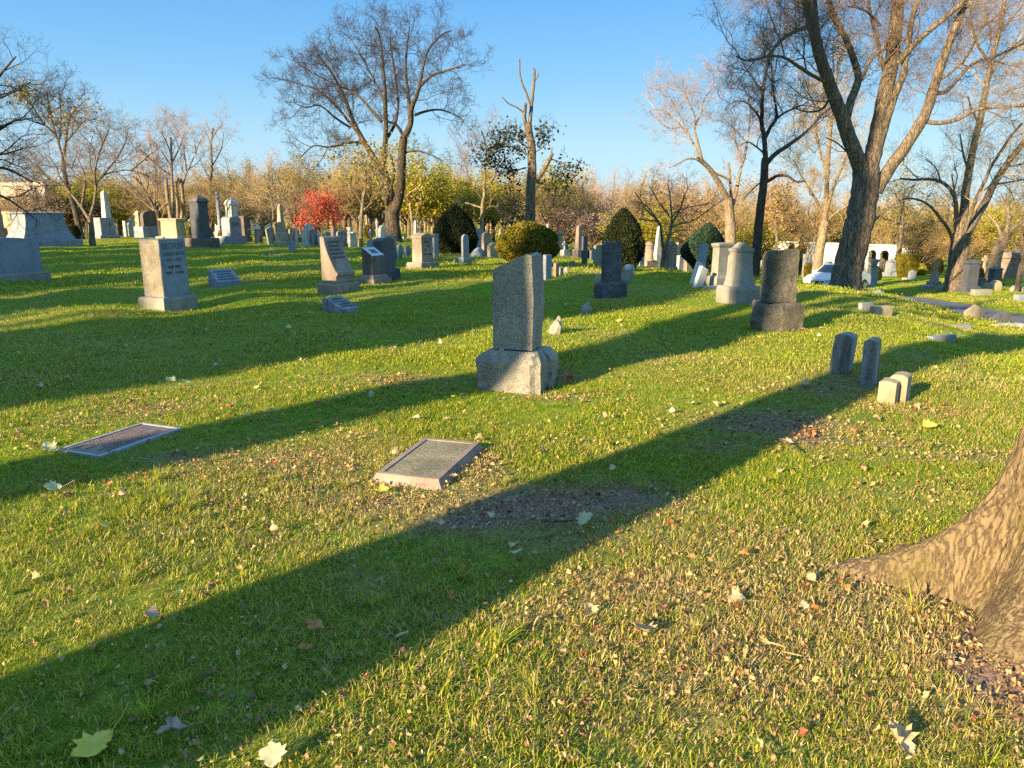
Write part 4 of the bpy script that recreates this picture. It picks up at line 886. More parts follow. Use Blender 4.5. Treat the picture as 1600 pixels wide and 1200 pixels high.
 ('block', 1574, 513, 506, 34, 10, 16, 'marble', 'flush pale ledger in front of the dark roadside marker', {}),
 ('block', 1500, 511, 507, 22, 8, 16, 'bluegranite', 'flush bluish slab in leaf litter left of the dark roadside marker', {}),
 ('block', 1449, 452, 446, 18, 5, 0, 'bluegranite', 'flat blue slab on the far lawn, left of the two by the big trunk', {}),
 ('block', 1478, 454, 447, 20, 5, 0, 'bluegranite', 'flat blue slab on the far lawn at the foot of the big trunk', {}),
 ('block', 1532, 463, 452, 22, 7, 10, 'greygranite', 'wedge shaped grey marker on the shaded far lawn', {}),
 ('slab', 1554, 455, 438, 13, 5, 12, 'lime', 'cream round topped tablet on the far lawn', dict(top='round', hb=0)),
 ('slab', 1540, 451, 442, 8, 4, 12, 'pink', 'stubby pink stone left of the cream round tablet', {}),
 ('slab', 1532, 449, 434, 9, 4, 12, 'darkgranite', 'dark tablet behind the stubby pink stone', dict(top='arch')),
 ('roof', 1553, 444, 417, 12, 9, 14, 'darkgranite', 'dark ornate monument with rounded roof behind the cream tablet', dict(hb=6, be=7, top='hip', d=38)),
 ('roof', 1514, 449, 405, 16, 9, 14, 'darkgranite', 'tall dark blue monument with peaked roof right of the big trunk', dict(hb=11, be=5, top='hip', d=31)),
 ('cross', 1535, 436, 399, 11, 8, 14, 'lime', 'pale cross monument far behind the tall dark blue one', dict(d=52, hb=4, be=8)),
 ('rock', 1587, 455, 445, 18, 10, 0, 'greygranite', 'grey boulder at the foot of the thin dark tree, right edge', {}),
 ('block', 1596, 470, 460, 16, 7, 10, 'bluegranite', 'blue grey block cut by the right edge on the far lawn', {}),
 ('cross', 1459, 441, 405, 8, 6, 14, 'pink', 'slim statue topped monument on a stepped base, left of the big trunk', dict(hb=7, be=5, d=40)),
 ('urn', 1363, 440, 405, 12, 11, 10, 'bluegranite', 'grey pedestal urn near the white arches', dict(d=45)),
 ('rock', 1352, 442, 433, 18, 12, 0, 'bluegranite', 'flat rock on the lawn by the pedestal urn', dict(d=42)),
 ('roof', 1393, 430, 406, 14, 10, 12, 'bluegranite', 'blue grey roofed stone left of the tall clipped hedge', dict(hb=6, be=3, top='hip', d=60)),
 ('slab', 1404, 430, 417, 5, 3, 12, 'greygranite', 'small slab hard against the clipped hedge', dict(d=58)),
 ('slab', 1425, 431, 422, 8, 3, 12, 'bluegranite', 'bluish wedge at the right foot of the clipped hedge', dict(d=52, top='peak')),
 ('slab', 1484, 432, 411, 6, 4, 12, 'lime', 'cream stone just left of the big trunk', dict(d=55)),
 ('slab', 1294, 417, 408, 9, 4, 10, 'slate', 'round topped stone seen above the parked car', dict(d=58, top='round')),
 ('slab', 1259, 421, 397, 7, 4, 12, 'slate', 'grey upright slab before the white wall', dict(d=60)),
 ('cross', 1267, 421, 377, 9, 7, 12, 'slate', 'tall grey statue like cross before the white wall', dict(d=60)),
 ('block', 1420, 437, 434, 16, 4, 0, 'marble', 'flat white chip of stone on the lawn below the clipped hedge', {}),
 ('slab', 1547, 430, 422, 12, 4, 10, 'marble', 'pale low stone under the leaning pale trunk', dict(d=50)),
]
for kind, px, yb, yt, wf, ws, yaw, mat, lab, kw in S:
    if kw is None: continue
    stone(kind, px, yb, yt, wf, ws, yaw, mat, lab, **kw)
for k, (px, yb, yt, w, lab) in enumerate(((1334, 456, 449, 15, 'grey blue roadside rock at the foot of the big forked tree'), (1352, 459, 451, 16, 'pinkish middle rock of the three along the road edge'), (1371, 463, 453, 17, 'blue grey rightmost rock of the three along the road edge'))):
    stone('rock', px, yb, yt, w, 9, 20, ('bluegranite', 'pink', 'bluegranite')[k], lab, cat='rock', nm='rock', d=None)
stone('rock', 866, 526, 494, 15, 11, 15, 'granite', 'jagged rock standing behind the rough granite pillar', cat='rock', nm='rock', lean=18)
stone('rock', 914, 489, 470, 12, 8, 15, 'granite', 'smaller jagged rock in leaves farther up the lawn', cat='rock', nm='rock', lean=12)

def book_stone(px, yb, yt, wf, ws, yaw, mat, fm, lab):       # low wedge with a sloping lettered face
    g, h, w, t, mpp = dims(px, yb, yt, wf, ws, yaw); BLOCKED.append((g.x, g.y, w * .45)); o = empty('gravestone', g, R(yaw)); tag(o, lab, 'gravestone')
    bm = bmesh.new(); pr = [(-t / 2, -.1), (t / 2, -.1), (t / 2, h), (t / 2 - t * .15, h), (-t / 2, h * .3)]
    a = [bm.verts.new((-w / 2, y, z)) for y, z in pr]; b = [bm.verts.new((w / 2, y, z)) for y, z in pr]; bm.faces.new(a[::-1]); bm.faces.new(b)
    for i in range(5): j = (i + 1) % 5; bm.faces.new((a[i], a[j], b[j], b[i]))
    bmesh.ops.recalc_face_normals(bm, faces=bm.faces[:]); bm_obj('block', bm, M[mat], o, False, .006)
    n = Vector((0, -(h * .7), t * .85)).normalized(); bm = bmesh.new(); P0 = Vector((0, t / 2 - t * .15, h)); P1 = Vector((0, -t / 2, h * .3))
    for i in range(4):
        c = P0.lerp(P1, .2 + .2 * i) + n * .004; full = w * SRND.uniform(.55, .8); x = -full / 2; s = (P1 - P0).normalized() * (P1 - P0).length * .055
        while x < full / 2:
            q = w * .035; bm.faces.new([bm.verts.new(c + Vector((x + a_, 0, 0)) + s * b_) for a_, b_ in ((-q / 2, 1), (q / 2, 1), (q / 2, -1), (-q / 2, -1))]); x += w * .06
    r = bmesh.ops.extrude_face_region(bm, geom=bm.faces[:]); bmesh.ops.translate(bm, verts=[v for v in r['geom'] if isinstance(v, bmesh.types.BMVert)], vec=n * .003)
    bm_obj('inscription', bm, M[fm], o)
book_stone(352, 446, 421, 34, 14, 52, 'bluegranite', 'bluerough', 'low leaning grey stone with a slanted lettered face, alone on the left lawn')
book_stone(533, 487, 465, 26, 30, 60, 'slate', 'letters', 'small dark wedge marker with pale slanted lettered top')

def plaque_pillar():
    g, h, w, t, mpp = dims(585, 443, 387, 20, 16, 64); BLOCKED.append((g.x, g.y, .3)); o = empty('gravestone', g, R(64)); tag(o, 'narrow dark pillar with a pale slanted plaque on top, in front of the dark monument', 'gravestone')
    hb = 9 * mpp; bm_obj('base', loft([(w / 2 + .1, t / 2 + .1, -.15), (w / 2 + .1, t / 2 + .1, hb), ]), M['pink'], o, False, .006)
    bm_obj('plinth', loft([(w / 2 + .05, t / 2 + .05, hb), (w / 2 + .02, t / 2 + .02, hb + .1)]), M['pink'], o, False, .004)
    bm = bmesh.new(); z0 = hb + .1; pr = [(-t / 2, z0), (t / 2, z0), (t / 2, h), (-t / 2, h - t * .62)]
    a = [bm.verts.new((-w / 2 * .95, y, z)) for y, z in pr]; b = [bm.verts.new((w / 2 * .95, y, z)) for y, z in pr]; bm.faces.new(a[::-1]); bm.faces.new(b)
    for i in range(4): j = (i + 1) % 4; bm.faces.new((a[i], a[j], b[j], b[i]))
    bmesh.ops.recalc_face_normals(bm, faces=bm.faces[:]); bm_obj('shaft', bm, M['brown'], o, False, .004)
    ang = math.atan2(t * .62, t); pl = bm_obj('plaque', box(w * .9, math.hypot(t, t * .62) * .95, .002, .014), M['paleplate'], o, False); pl.location = (0, 0, h - t * .31); pl.rotation_euler = (ang, 0, 0)
    bx = bm_obj('inscription', box(w * .45, t * .5, .0145, .017), M['letters'], o, False); bx.location = pl.location; bx.rotation_euler = pl.rotation_euler
    bm_obj('inscription', rows(w * .8, h - t * .7, z0 + .1, 6, -t / 2, SRND), M['slate'], o)
plaque_pillar()
stone('slab', 602, 438, 371, 20, 13, 60, 'darkgranite', 'dark brown granite monument on a rough rock base behind the plaque pillar', hb=18, be=12, top='arch', text=2, basem='bluerough', rgh=0)
# carved cross on the dark polished stone is modelled as a pale relief
def relief():
    for o in [o for o in COL.objects if o.get('label', '').startswith('dark polished stone carved')]:
        bm = box(.10, .02, .35, .95); box(.5, .016, .55, .62, bm)
        bmesh.ops.create_circle(bm, cap_ends=True, segments=16, radius=.001)
        r = bm_obj('carving', bm, M['paleplate'], o); g, h, w, t, mpp = dims(108, 371, 339, 24, 5, 66); r.location = (0, -t / 2 - .008, h * .05); r.scale = (.9, 1, .9)
relief()
# ---------------------------------------------------------------- trees
class Tubes:
    def __init__(s): s.g = {}
    def add(s, P, Rr, sides): s.g.setdefault((len(P), sides), []).append((P, Rr))
    def mesh(s, name, noise_amp=0.0):
        VV, QQ, base = [], [], 0
        for (n, k), L in s.g.items():
            P = np.array([[tuple(p) for p in a] for a, _ in L], float); Rr = np.array([r for _, r in L], float); m = len(L)
            T = np.gradient(P, axis=1); T /= np.linalg.norm(T, axis=2, keepdims=True) + 1e-9
            ov = P[:, -1] - P[:, 0]; ref = np.where((np.abs(ov[:, 2]) > .8 * np.linalg.norm(ov, axis=1))[:, None], [[1., 0, 0]], [[0, 0, 1.]])
            N = np.cross(T, ref[:, None, :]); N /= np.linalg.norm(N, axis=2, keepdims=True) + 1e-9; B = np.cross(T, N)
            th = np.arange(k) * 2 * np.pi / k; rr = Rr[:, :, None, None]
            if noise_amp and k > 6:
                zz = np.arange(n)[None, :, None]; rr = rr * (1 + noise_amp * (np.sin(3 * th[None, None, :] + zz * .7) * .5 + np.sin(5 * th[None, None, :] - zz * .5 + 1) * .5))[..., None]
            V = P[:, :, None, :] + rr * (np.cos(th)[None, None, :, None] * N[:, :, None, :] + np.sin(th)[None, None, :, None] * B[:, :, None, :])
            VV.append(V.reshape(-1, 3)); a = np.arange(m)[:, None, None] * n * k; i = np.arange(n - 1)[None, :, None] * k; j = np.arange(k)[None, None, :]; jn = (j + 1) % k
            QQ.append((base + np.stack([a + i + j, a + i + jn, a + i + k + jn, a + i + k + j], -1)).reshape(-1, 4)); base += m * n * k
        return np_mesh(name, np.concatenate(VV), np.concatenate(QQ))
def leaf_quads(name, C, size, rs, flat=0.0):
    n = len(C); C = np.asarray(C, float); a = rs.normal(size=(n, 3)); a[:, 2] *= (1 - flat); a /= np.linalg.norm(a, axis=1)[:, None]
    b = np.cross(a, rs.normal(size=(n, 3))); b /= np.linalg.norm(b, axis=1)[:, None]; s = size * rs.uniform(.6, 1.35, n)[:, None]
    a, b = a * s * .5, b * s * .32
    c2 = C + a * .1 + np.cross(a, b) * 0
    V = np.stack([C - a, c2 - b, C + a, c2 + b], 1).reshape(-1, 3); Q = np.arange(4 * n).reshape(-1, 4); return np_mesh(name, V, Q, None, False)
def perp(v, rng):
    r = Vector((rng.gauss(0, 1), rng.gauss(0, 1), rng.gauss(0, 1))); p = r - v * r.dot(v)
    return p.normalized() if p.length > 1e-6 else Vector((1, 0, 0))
def grow(tb, P, Rr, lev, prm, rng, tips):
    lens = prm['lens']
    if lev >= len(lens): tips.append(P[-1]); return
    seg = [(P[i + 1] - P[i]).length for i in range(len(P) - 1)]; L = sum(seg)
    step = prm['step'][lev]; s = L * prm['f0'][lev] + rng.random() * step; i, acc = 0, 0.0; side = rng.random() * 6.28
    while s < L:
        while i < len(seg) - 1 and acc + seg[i] < s: acc += seg[i]; i += 1
        f = (s - acc) / max(seg[i], 1e-6); f = min(f, 1); p = P[i].lerp(P[i + 1], f); r = Rr[i] * (1 - f) + Rr[i + 1] * f
        d = (P[i + 1] - P[i]).normalized(); side += 2.4 + rng.uniform(-.5, .5)
        u = d.orthogonal().normalized(); w = d.cross(u); q = u * math.cos(side) + w * math.sin(side)
        ang = R(rng.uniform(*prm.get('ang', (28, 62)))); dv = (d * math.cos(ang) + q * math.sin(ang)); ff = s / L
        dv = (dv + Vector((0, 0, prm.get('up', .15)))).normalized()
        ln = lens[lev] * rng.uniform(.5, 1.25) * (1 - .35 * ff); n = (7, 5, 4, 3, 3)[lev]
        r0 = max(min(r * .72, ln * prm['rk']), prm['rmin']); pts, rad, c = [p.copy()], [r0], p.copy(); wg = prm.get('wig', .22)
        for k in range(1, n):
            dv = (dv + Vector((rng.gauss(0, wg), rng.gauss(0, wg), rng.gauss(0, wg) + prm.get('up', .15) * .35))).normalized()
            c = c + dv * (ln / (n - 1)); pts.append(c.copy()); rad.append(max(r0 * (1 - .8 * k / (n - 1)), prm['rmin'] * .7))
        tb.add(pts, rad, (6, 4, 3, 3, 3)[lev]); grow(tb, pts, rad, lev + 1, prm, rng, tips)
        s += step * rng.uniform(.6, 1.4)
    tips.append(P[-1])
def spline(P, per=3):
    out = []
    for i in range(len(P) - 1):
        p0, p1, p2, p3 = P[max(i - 1, 0)], P[i], P[i + 1], P[min(i + 2, len(P) - 1)]
        for k in range(per):
            f = k / per; out.append(.5 * ((2 * p1) + (p2 - p0) * f + (2 * p0 - 5 * p1 + 4 * p2 - p3) * f * f + (-p0 + 3 * p1 - 3 * p2 + p3) * f ** 3))
    out.append(P[-1].copy()); return out
def prm_for(scale, d, dense=1.0, lv=4, **k):
    p = dict(lens=[2.6 * scale, 1.25 * scale, .62 * scale, .32 * scale][:lv], step=[.62 * scale / dense, .36 * scale / dense, .20 * scale / dense, .13 * scale / dense],
             f0=[.22, .15, .12, .1], rk=.016, rmin=max(.0035, d * .00013)); p.update(k); return p
def hero_tree(name, limbs, d, prm, bark, twig, label, seed=1, wpx=1.0, foliage=None, cut=(), group=None, spread=.45, cat='tree', flare=1.35, tips_out=None):
    rng = random.Random(seed); g = ground(limbs[0][0][0][0], limbs[0][0][0][1], d); known = []; trunk, crown, tips = Tubes(), Tubes(), []
    mpp = (g.y * math.cos(PITCH) + 1.6 * math.sin(PITCH)) / FPX
    for li, (pts, w0, w1, *o) in enumerate(limbs):
        opt = o[0] if o else {}
        if known:
            s = min(known, key=lambda q: (q[0] - pts[0][0]) ** 2 + (q[1] - pts[0][1]) ** 2); dd0 = s[2]
        else: dd0 = 0.0
        plen = sum(math.dist(pts[i], pts[i + 1]) for i in range(len(pts) - 1)) * mpp
        dd1 = dd0 + (opt['dd'] if 'dd' in opt else (0 if li == 0 else rng.choice((-1, 1)) * rng.uniform(.4, 1) * spread * plen)); W = []
        for i, (px, py) in enumerate(pts):
            f = i / (len(pts) - 1); dd = dd0 + (dd1 - dd0) * f; p = at(px, py, g.y + dd); W.append(p)
            known.append((px, py, dd))
        for i in range(len(pts) - 1):
            for f in (.25, .5, .75):
                a, b = pts[i], pts[i + 1]; q = (i + f) / (len(pts) - 1); known.append((a[0] + (b[0] - a[0]) * f, a[1] + (b[1] - a[1]) * f, dd0 + (dd1 - dd0) * q))
        if li == 0: W[0].z = H(W[0].x, W[0].y) - .25
        S = spline(W, 4); n = len(S); rad = [(w0 + (w1 - w0) * (k / (n - 1)) ** .9) * mpp / 2 for k in range(n)]
        if li == 0:
            for k in range(min(4, n)): rad[k] *= 1 + (flare - 1) * (1 - k / 4) ** 2
        if not opt.get('thin'):
            for k in range(1, n - 1):
                S[k] = S[k] + Vector((rng.gauss(0, 1), rng.gauss(0, 1), rng.gauss(0, .5))) * rad[k] * (.10 if rad[k] < .1 else .035)
        if opt.get('cut'): S = S + [S[-1].copy()]; rad = rad + [.001]
        trunk.add([Vector(p) - g for p in S], rad, 14 if w0 > 14 else 10 if w0 > 6 else 7)
        if not opt.get('bare'):
            lev = opt.get('lev', 0); SS = [Vector(p) - g for p in S]
            pr = dict(prm); 
            if 'f0' in opt: pr['f0'] = [opt['f0']] + prm['f0'][1:]
            grow(crown, SS, rad, lev, pr, rng, tips)
    o = empty(name, g); tag(o, label, cat, group)
    link_mesh('trunk', trunk.mesh('trunk', .05), M[bark], o)
    if crown.g: link_mesh('crown', crown.mesh('crown'), M[twig], o)
    if foliage:
        mat, cnt, size, sprd = foliage[:4]; rs = np.random.RandomState(seed); T = np.array([tuple(t) for t in tips])
        if len(foliage) > 4:
            T = T[[foliage[4](t + np.array(g)) for t in T]]
        C = T[rs.randint(0, len(T), cnt)] + rs.normal(0, sprd, (cnt, 3)); link_mesh('foliage', leaf_quads('foliage', C, size, rs), M[mat], o)
    return o

def pxof(p):
    v = Vector(p) - Vector((0, 0, EYE)); zc = v.y * math.cos(PITCH) - v.z * math.sin(PITCH); yy = v.y * math.sin(PITCH) + v.z * math.cos(PITCH)
    return 800 + FPX * v.x / zc, 600 - FPX * yy / zc

def hero_trees():
    # broad twin stemmed tree, centre left
    hero_tree('deciduous_tree', [
        ([(614, 378), (613, 350), (613, 325), (606, 300), (598, 272), (590, 252)], 25.9, 15.5, dict(bare=1)),
        ([(614, 335), (622, 315), (626, 290), (628, 250), (631, 215)], 16.2, 11.3, dict(bare=1)),
        ([(596, 268), (580, 240), (562, 210), (550, 185), (541, 160), (530, 135), (512, 105), (495, 85)], 10.8, 2.1),
        ([(562, 210), (545, 190), (520, 160), (495, 140), (470, 132), (448, 125)], 5.4, 1.5),
        ([(572, 226), (552, 222), (530, 227), (512, 230), (490, 228), (470, 246)], 4.3, 1.5),
        ([(597, 265), (601, 235), (603, 200), (602, 165), (601, 130), (597, 90), (592, 55), (586, 42)], 9.7, 1.5),
        ([(596, 190), (580, 172), (562, 152), (545, 140), (528, 120), (508, 78)], 5.4, 1.3),
        ([(603, 165), (592, 140), (575, 108), (560, 80), (548, 60)], 4.3, 1.3),
        ([(632, 215), (620, 196), (606, 190)], 5.4, 3.1, dict(lev=1)),
        ([(631, 214), (641, 195), (643, 170), (650, 152), (657, 135), (675, 118), (705, 108), (728, 100)], 9.7, 1.5),
        ([(641, 185), (638, 150), (634, 110), (636, 75), (640, 42)], 6.5, 1.3),
        ([(655, 138), (660, 110), (668, 80), (690, 55), (705, 48)], 5.4, 1.3),
        ([(648, 180), (668, 173), (690, 172), (712, 180), (725, 190)], 4.3, 1.0),
        ([(629, 240), (648, 235), (668, 240), (690, 250)], 3.8, 1.0, dict(lev=1)),
        ([(545, 140), (520, 130), (490, 115), (465, 100)], 3.2, 1.0, dict(lev=0)),
        ([(548, 200), (525, 185), (500, 165), (478, 168), (458, 160)], 4.3, 1.0),
        ([(604, 218), (618, 190), (622, 160), (618, 120), (612, 80), (610, 50)], 5.4, 1.3),
        ([(610, 340), (604, 320), (606, 302), (612, 288), (616, 268), (610, 240)], 6.5, 3.1, dict(lev=2)),
    ], 46, prm_for(1.02, 46, 1.5, rk=.011, up=.10, wig=.28), 'barkdark', 'tw_dark', 'broad bare tree with twin dark stems filling the sky left of centre', 3, spread=.5)
    # topped dead tree with ivy
    def ivy(t):
        px, py = pxof(t); return 198 < py < 305
    hero_tree('dead_tree', [
        ([(827, 395), (829, 345), (829, 300), (831, 262), (831, 235), (826, 205), (825, 192)], 17, 11, dict(bare=1)),
        ([(826, 200), (830, 170), (833, 140), (835, 118), (834, 107)], 6, 3.6, dict(bare=1, cut=1, dd=.2)),
        ([(830, 168), (822, 145), (815, 128), (812, 110), (812, 92)], 3.8, 2.0, dict(bare=1, cut=1, dd=-.3)),
        ([(835, 128), (840, 120), (843, 117)], 1.6, .8, dict(bare=1)), ([(839, 121), (842, 112), (839, 106)], 1.3, .6, dict(bare=1)),
        ([(824, 205), (820, 187), (820, 172), (821, 161)], 6.5, 5, dict(bare=1, cut=1, dd=-.3)),
        ([(818, 176), (808, 168), (795, 162), (784, 151)], 2.8, 1.4, dict(bare=1, cut=1, dd=-.4)),
        ([(837, 284), (848, 268), (858, 250), (863, 240)], 8, 5, dict(bare=1, cut=1, dd=-.5)), ([(861, 246), (862, 236), (863, 231)], 2.4, 1.6, dict(bare=1)),
        ([(829, 244), (815, 236), (800, 229), (782, 230), (768, 236), (759, 246)], 4, 1.2, dict(lev=1)),
        ([(829, 236), (815, 224), (797, 215), (785, 222), (777, 232)], 3.5, 1.2, dict(lev=1)),
        ([(828, 225), (820, 212), (808, 200), (795, 195)], 2.6, 1, dict(lev=1)), ([(830, 222), (840, 210), (848, 198), (854, 188)], 2.4, .8, dict(lev=1)),
        ([(832, 240), (845, 232), (855, 225)], 2.4, .8, dict(lev=1)), ([(860, 248), (872, 252), (884, 258), (890, 262)], 2.2, .8, dict(lev=1)),
        ([(838, 285), (850, 288), (866, 290), (880, 296)], 2.5, .8, dict(lev=1)), ([(822, 262), (806, 266), (790, 268), (780, 274)], 2.5, .8, dict(lev=1)),
    ], 36, prm_for(.8, 36, 1.0, rk=.012, up=.02), 'bark', 'tw_dark', 'topped dead tree with bare stubs and clumps of dark ivy', 5, foliage=('lf_ivy', 1700, .15, .16, ivy), spread=.5)
    # the big forked tree on the right
    hero_tree('deciduous_tree', [
        ([(1318, 452), (1324, 425), (1332, 392), (1342, 350), (1349, 315), (1352, 285), (1354, 262)], 46, 38, dict(bare=1, dd=0)),
        ([(1350, 285), (1340, 250), (1323, 205), (1312, 172), (1299, 140), (1286, 105), (1276, 65), (1266, 25), (1258, -15), (1250, -60)], 24, 11, dict(f0=.35, dd=-1.2)),
        ([(1286, 105), (1279, 60), (1274, 20), (1270, -30)], 9, 7, dict(dd=.6)),
        ([(1321, 190), (1328, 162), (1338, 135), (1341, 118), (1333, 90), (1321, 60), (1306, 30), (1292, -8), (1280, -40)], 13, 7, dict(dd=1.0)),
        ([(1340, 130), (1350, 115), (1361, 92), (1380, 75), (1391, 55), (1393, 40)], 6, 4, dict(lev=1)),
        ([(1355, 275), (1364, 240), (1372, 205), (1380, 160), (1389, 120), (1395, 80), (1401, 30), (1404, -40)], 27, 17, dict(f0=.4, dd=.5)),
        ([(1376, 220), (1388, 180), (1400, 145), (1412, 115), (1418, 80), (1422, 40), (1434, 0), (1440, -40)], 12, 6, dict(dd=-.8)),
        ([(1386, 130), (1378, 95), (1368, 55), (1360, 20), (1352, -30)], 7, 4, dict(dd=1.5)),
        ([(1404, 98), (1425, 72), (1452, 48), (1478, 26), (1502, 5), (1530, -25)], 9, 6, dict(dd=-1)),
        ([(1368, 300), (1385, 270), (1407, 240), (1430, 205), (1447, 175), (1458, 140), (1468, 110), (1482, 70), (1497, 35), (1512, -10)], 20, 9, dict(f0=.3, dd=-.8)),
        ([(1446, 190), (1470, 192), (1497, 186), (1525, 172), (1560, 167), (1600, 165), (1640, 160)], 7, 3, dict(dd=-1.5)),
        ([(1461, 145), (1478, 143), (1495, 125), (1520, 100), (1555, 88), (1600, 68)], 7, 3, dict(dd=1.5)),
        ([(1467, 125), (1490, 110), (1515, 80), (1530, 50), (1545, 20)], 5, 3),
        ([(1336, 250), (1310, 225), (1290, 215)], 3, 1.5, dict(lev=1)), ([(1360, 352), (1385, 328), (1405, 316), (1422, 312)], 3, 1.5, dict(lev=2)),
        ([(1293, 130), (1270, 118), (1245, 102), (1225, 90), (1200, 88), (1170, 95), (1150, 88)], 6, 2, dict(dd=-2.5)),
        ([(1268, 42), (1245, 48), (1222, 62), (1203, 85), (1202, 100)], 6, 3, dict(dd=-2)), ([(1262, 10), (1235, -5), (1210, -10), (1180, 5)], 5, 2, dict(dd=1)),
        ([(1301, 145), (1285, 170), (1262, 175), (1240, 168)], 4, 2, dict(dd=2)),
        ([(1376, 40), (1350, 15), (1325, 10)], 5, 2, dict(dd=-1)), ([(1320, 60), (1300, 30), (1290, 10)], 4, 2, dict(dd=1)),
    ], 25, prm_for(.9, 25, 1.6, rk=.010, up=.06, wig=.34, rmin=.003), 'bark', 'tw_brown', 'huge dark tree forking into thick lit limbs, right of centre', 11, spread=.35, flare=1.3)
    # dark tree leaning, left of the big one
    hero_tree('deciduous_tree', [
        ([(1180, 400), (1184, 372), (1188, 327), (1193, 287), (1196, 247)], 15, 11, dict(bare=1)),
        ([(1196, 250), (1194, 215), (1190, 188), (1191, 160), (1193, 135), (1198, 108), (1203, 85)], 8, 3),
        ([(1196, 215), (1204, 198), (1213, 185), (1212, 165), (1208, 145), (1206, 110), (1203, 80)], 6, 2),
        ([(1198, 255), (1212, 240), (1230, 228), (1248, 215), (1266, 200), (1283, 180), (1300, 168)], 8, 2),
        ([(1194, 286), (1205, 280), (1214, 275), (1230, 275), (1245, 284), (1258, 282)], 6, 3, dict(lev=2)),
        ([(1213, 186), (1228, 175), (1245, 168), (1262, 160)], 4, 1.5),
        ([(1190, 188), (1178, 172), (1165, 160), (1150, 158), (1138, 165)], 4, 1.5), ([(1194, 240), (1180, 228), (1168, 222), (1155, 228)], 3, 1.2),
        ([(1192, 145), (1180, 128), (1168, 110), (1160, 95)], 4, 1.2), ([(1201, 95), (1212, 70), (1225, 50), (1232, 35)], 4, 1.2),
        ([(1193, 282), (1182, 290), (1170, 302), (1162, 312)], 2.5, 1, dict(lev=2)),
    ], 33, prm_for(.9, 33, 1.5, rk=.011, wig=.34), 'barkdark', 'tw_dark', 'slim dark tree with tangled crown and looping side branch, left of the huge forked tree', 17, spread=.5)
    # pale leaning tree
    hero_tree('deciduous_tree', [
        ([(1140, 402), (1141, 367), (1139, 335), (1136, 310)], 17, 15, dict(bare=1)),
        ([(1137, 312), (1124, 288), (1112, 268), (1100, 255), (1090, 248)], 10, 6, dict(lev=2)),
        ([(1096, 251), (1088, 235), (1080, 218), (1070, 205), (1060, 193), (1040, 175), (1022, 170), (1010, 178)], 4, 1.2),
        ([(1098, 252), (1090, 222), (1085, 200), (1086, 182), (1078, 165), (1070, 145), (1065, 128)], 4, 1.2), ([(1086, 195), (1095, 178), (1100, 155), (1112, 140), (1122, 132)], 3, 1),
        ([(1078, 215), (1062, 180), (1050, 158), (1040, 140)], 3, 1), ([(1092, 250), (1075, 248), (1060, 256), (1045, 262)], 3, 1.5, dict(lev=1)), ([(1066, 198), (1045, 200), (1030, 190)], 2.5, 1, dict(lev=1)),
        ([(1143, 325), (1150, 300), (1156, 270), (1164, 240), (1170, 205), (1172, 178)], 7, 2), ([(1143, 312), (1141, 285), (1138, 255)], 4.5, 4, dict(lev=2, cut=1)), ([(1112, 268), (1128, 275), (1142, 282)], 4, 3, dict(lev=2)),
        ([(1160, 255), (1150, 225), (1148, 200)], 3, 1), ([(1137, 330), (1122, 325), (1110, 318)], 3, 1, dict(lev=1)),
    ], 45, prm_for(1.0, 45, 1.3, rk=.011, wig=.28), 'barkpale', 'tw_pink', 'pale sunlit tree leaning left with a thin open crown against the sky', 19, spread=.5)
    # small forked tree
    hero_tree('ornamental_tree', [
        ([(1034, 419), (1037, 400), (1039, 385)], 8, 6, dict(bare=1)),
        ([(1038, 392), (1034, 370), (1032, 352), (1024, 341), (1012, 330), (1002, 314), (992, 300)], 4.5, 1.5),
        ([(1040, 388), (1046, 366), (1050, 345), (1048, 322), (1046, 300), (1042, 285)], 5, 1.5),
        ([(1049, 350), (1058, 336), (1066, 318), (1072, 300), (1080, 285)], 3.5, 1), ([(1048, 356), (1062, 350), (1080, 346), (1096, 336), (1115, 322), (1130, 312)], 3, 1),
        ([(1046, 368), (1056, 362), (1068, 360), (1078, 358)], 2.5, 1), ([(1030, 345), (1015, 345), (1000, 342), (985, 338)], 2.5, 1), ([(1044, 335), (1034, 322), (1025, 310), (1015, 290)], 2.5, 1),
        ([(1050, 340), (1062, 328), (1085, 322), (1108, 318)], 2.5, 1), ([(1027, 343), (1008, 320), (985, 312), (968, 305)], 2.5, 1),
    ], 27.5, prm_for(.42, 27, 1.0, rk=.014, up=.05), 'bark', 'tw_brown', 'small spreading tree with two slender stems, between the conical shrub and the blue green one', 23, spread=.7, flare=1.2)
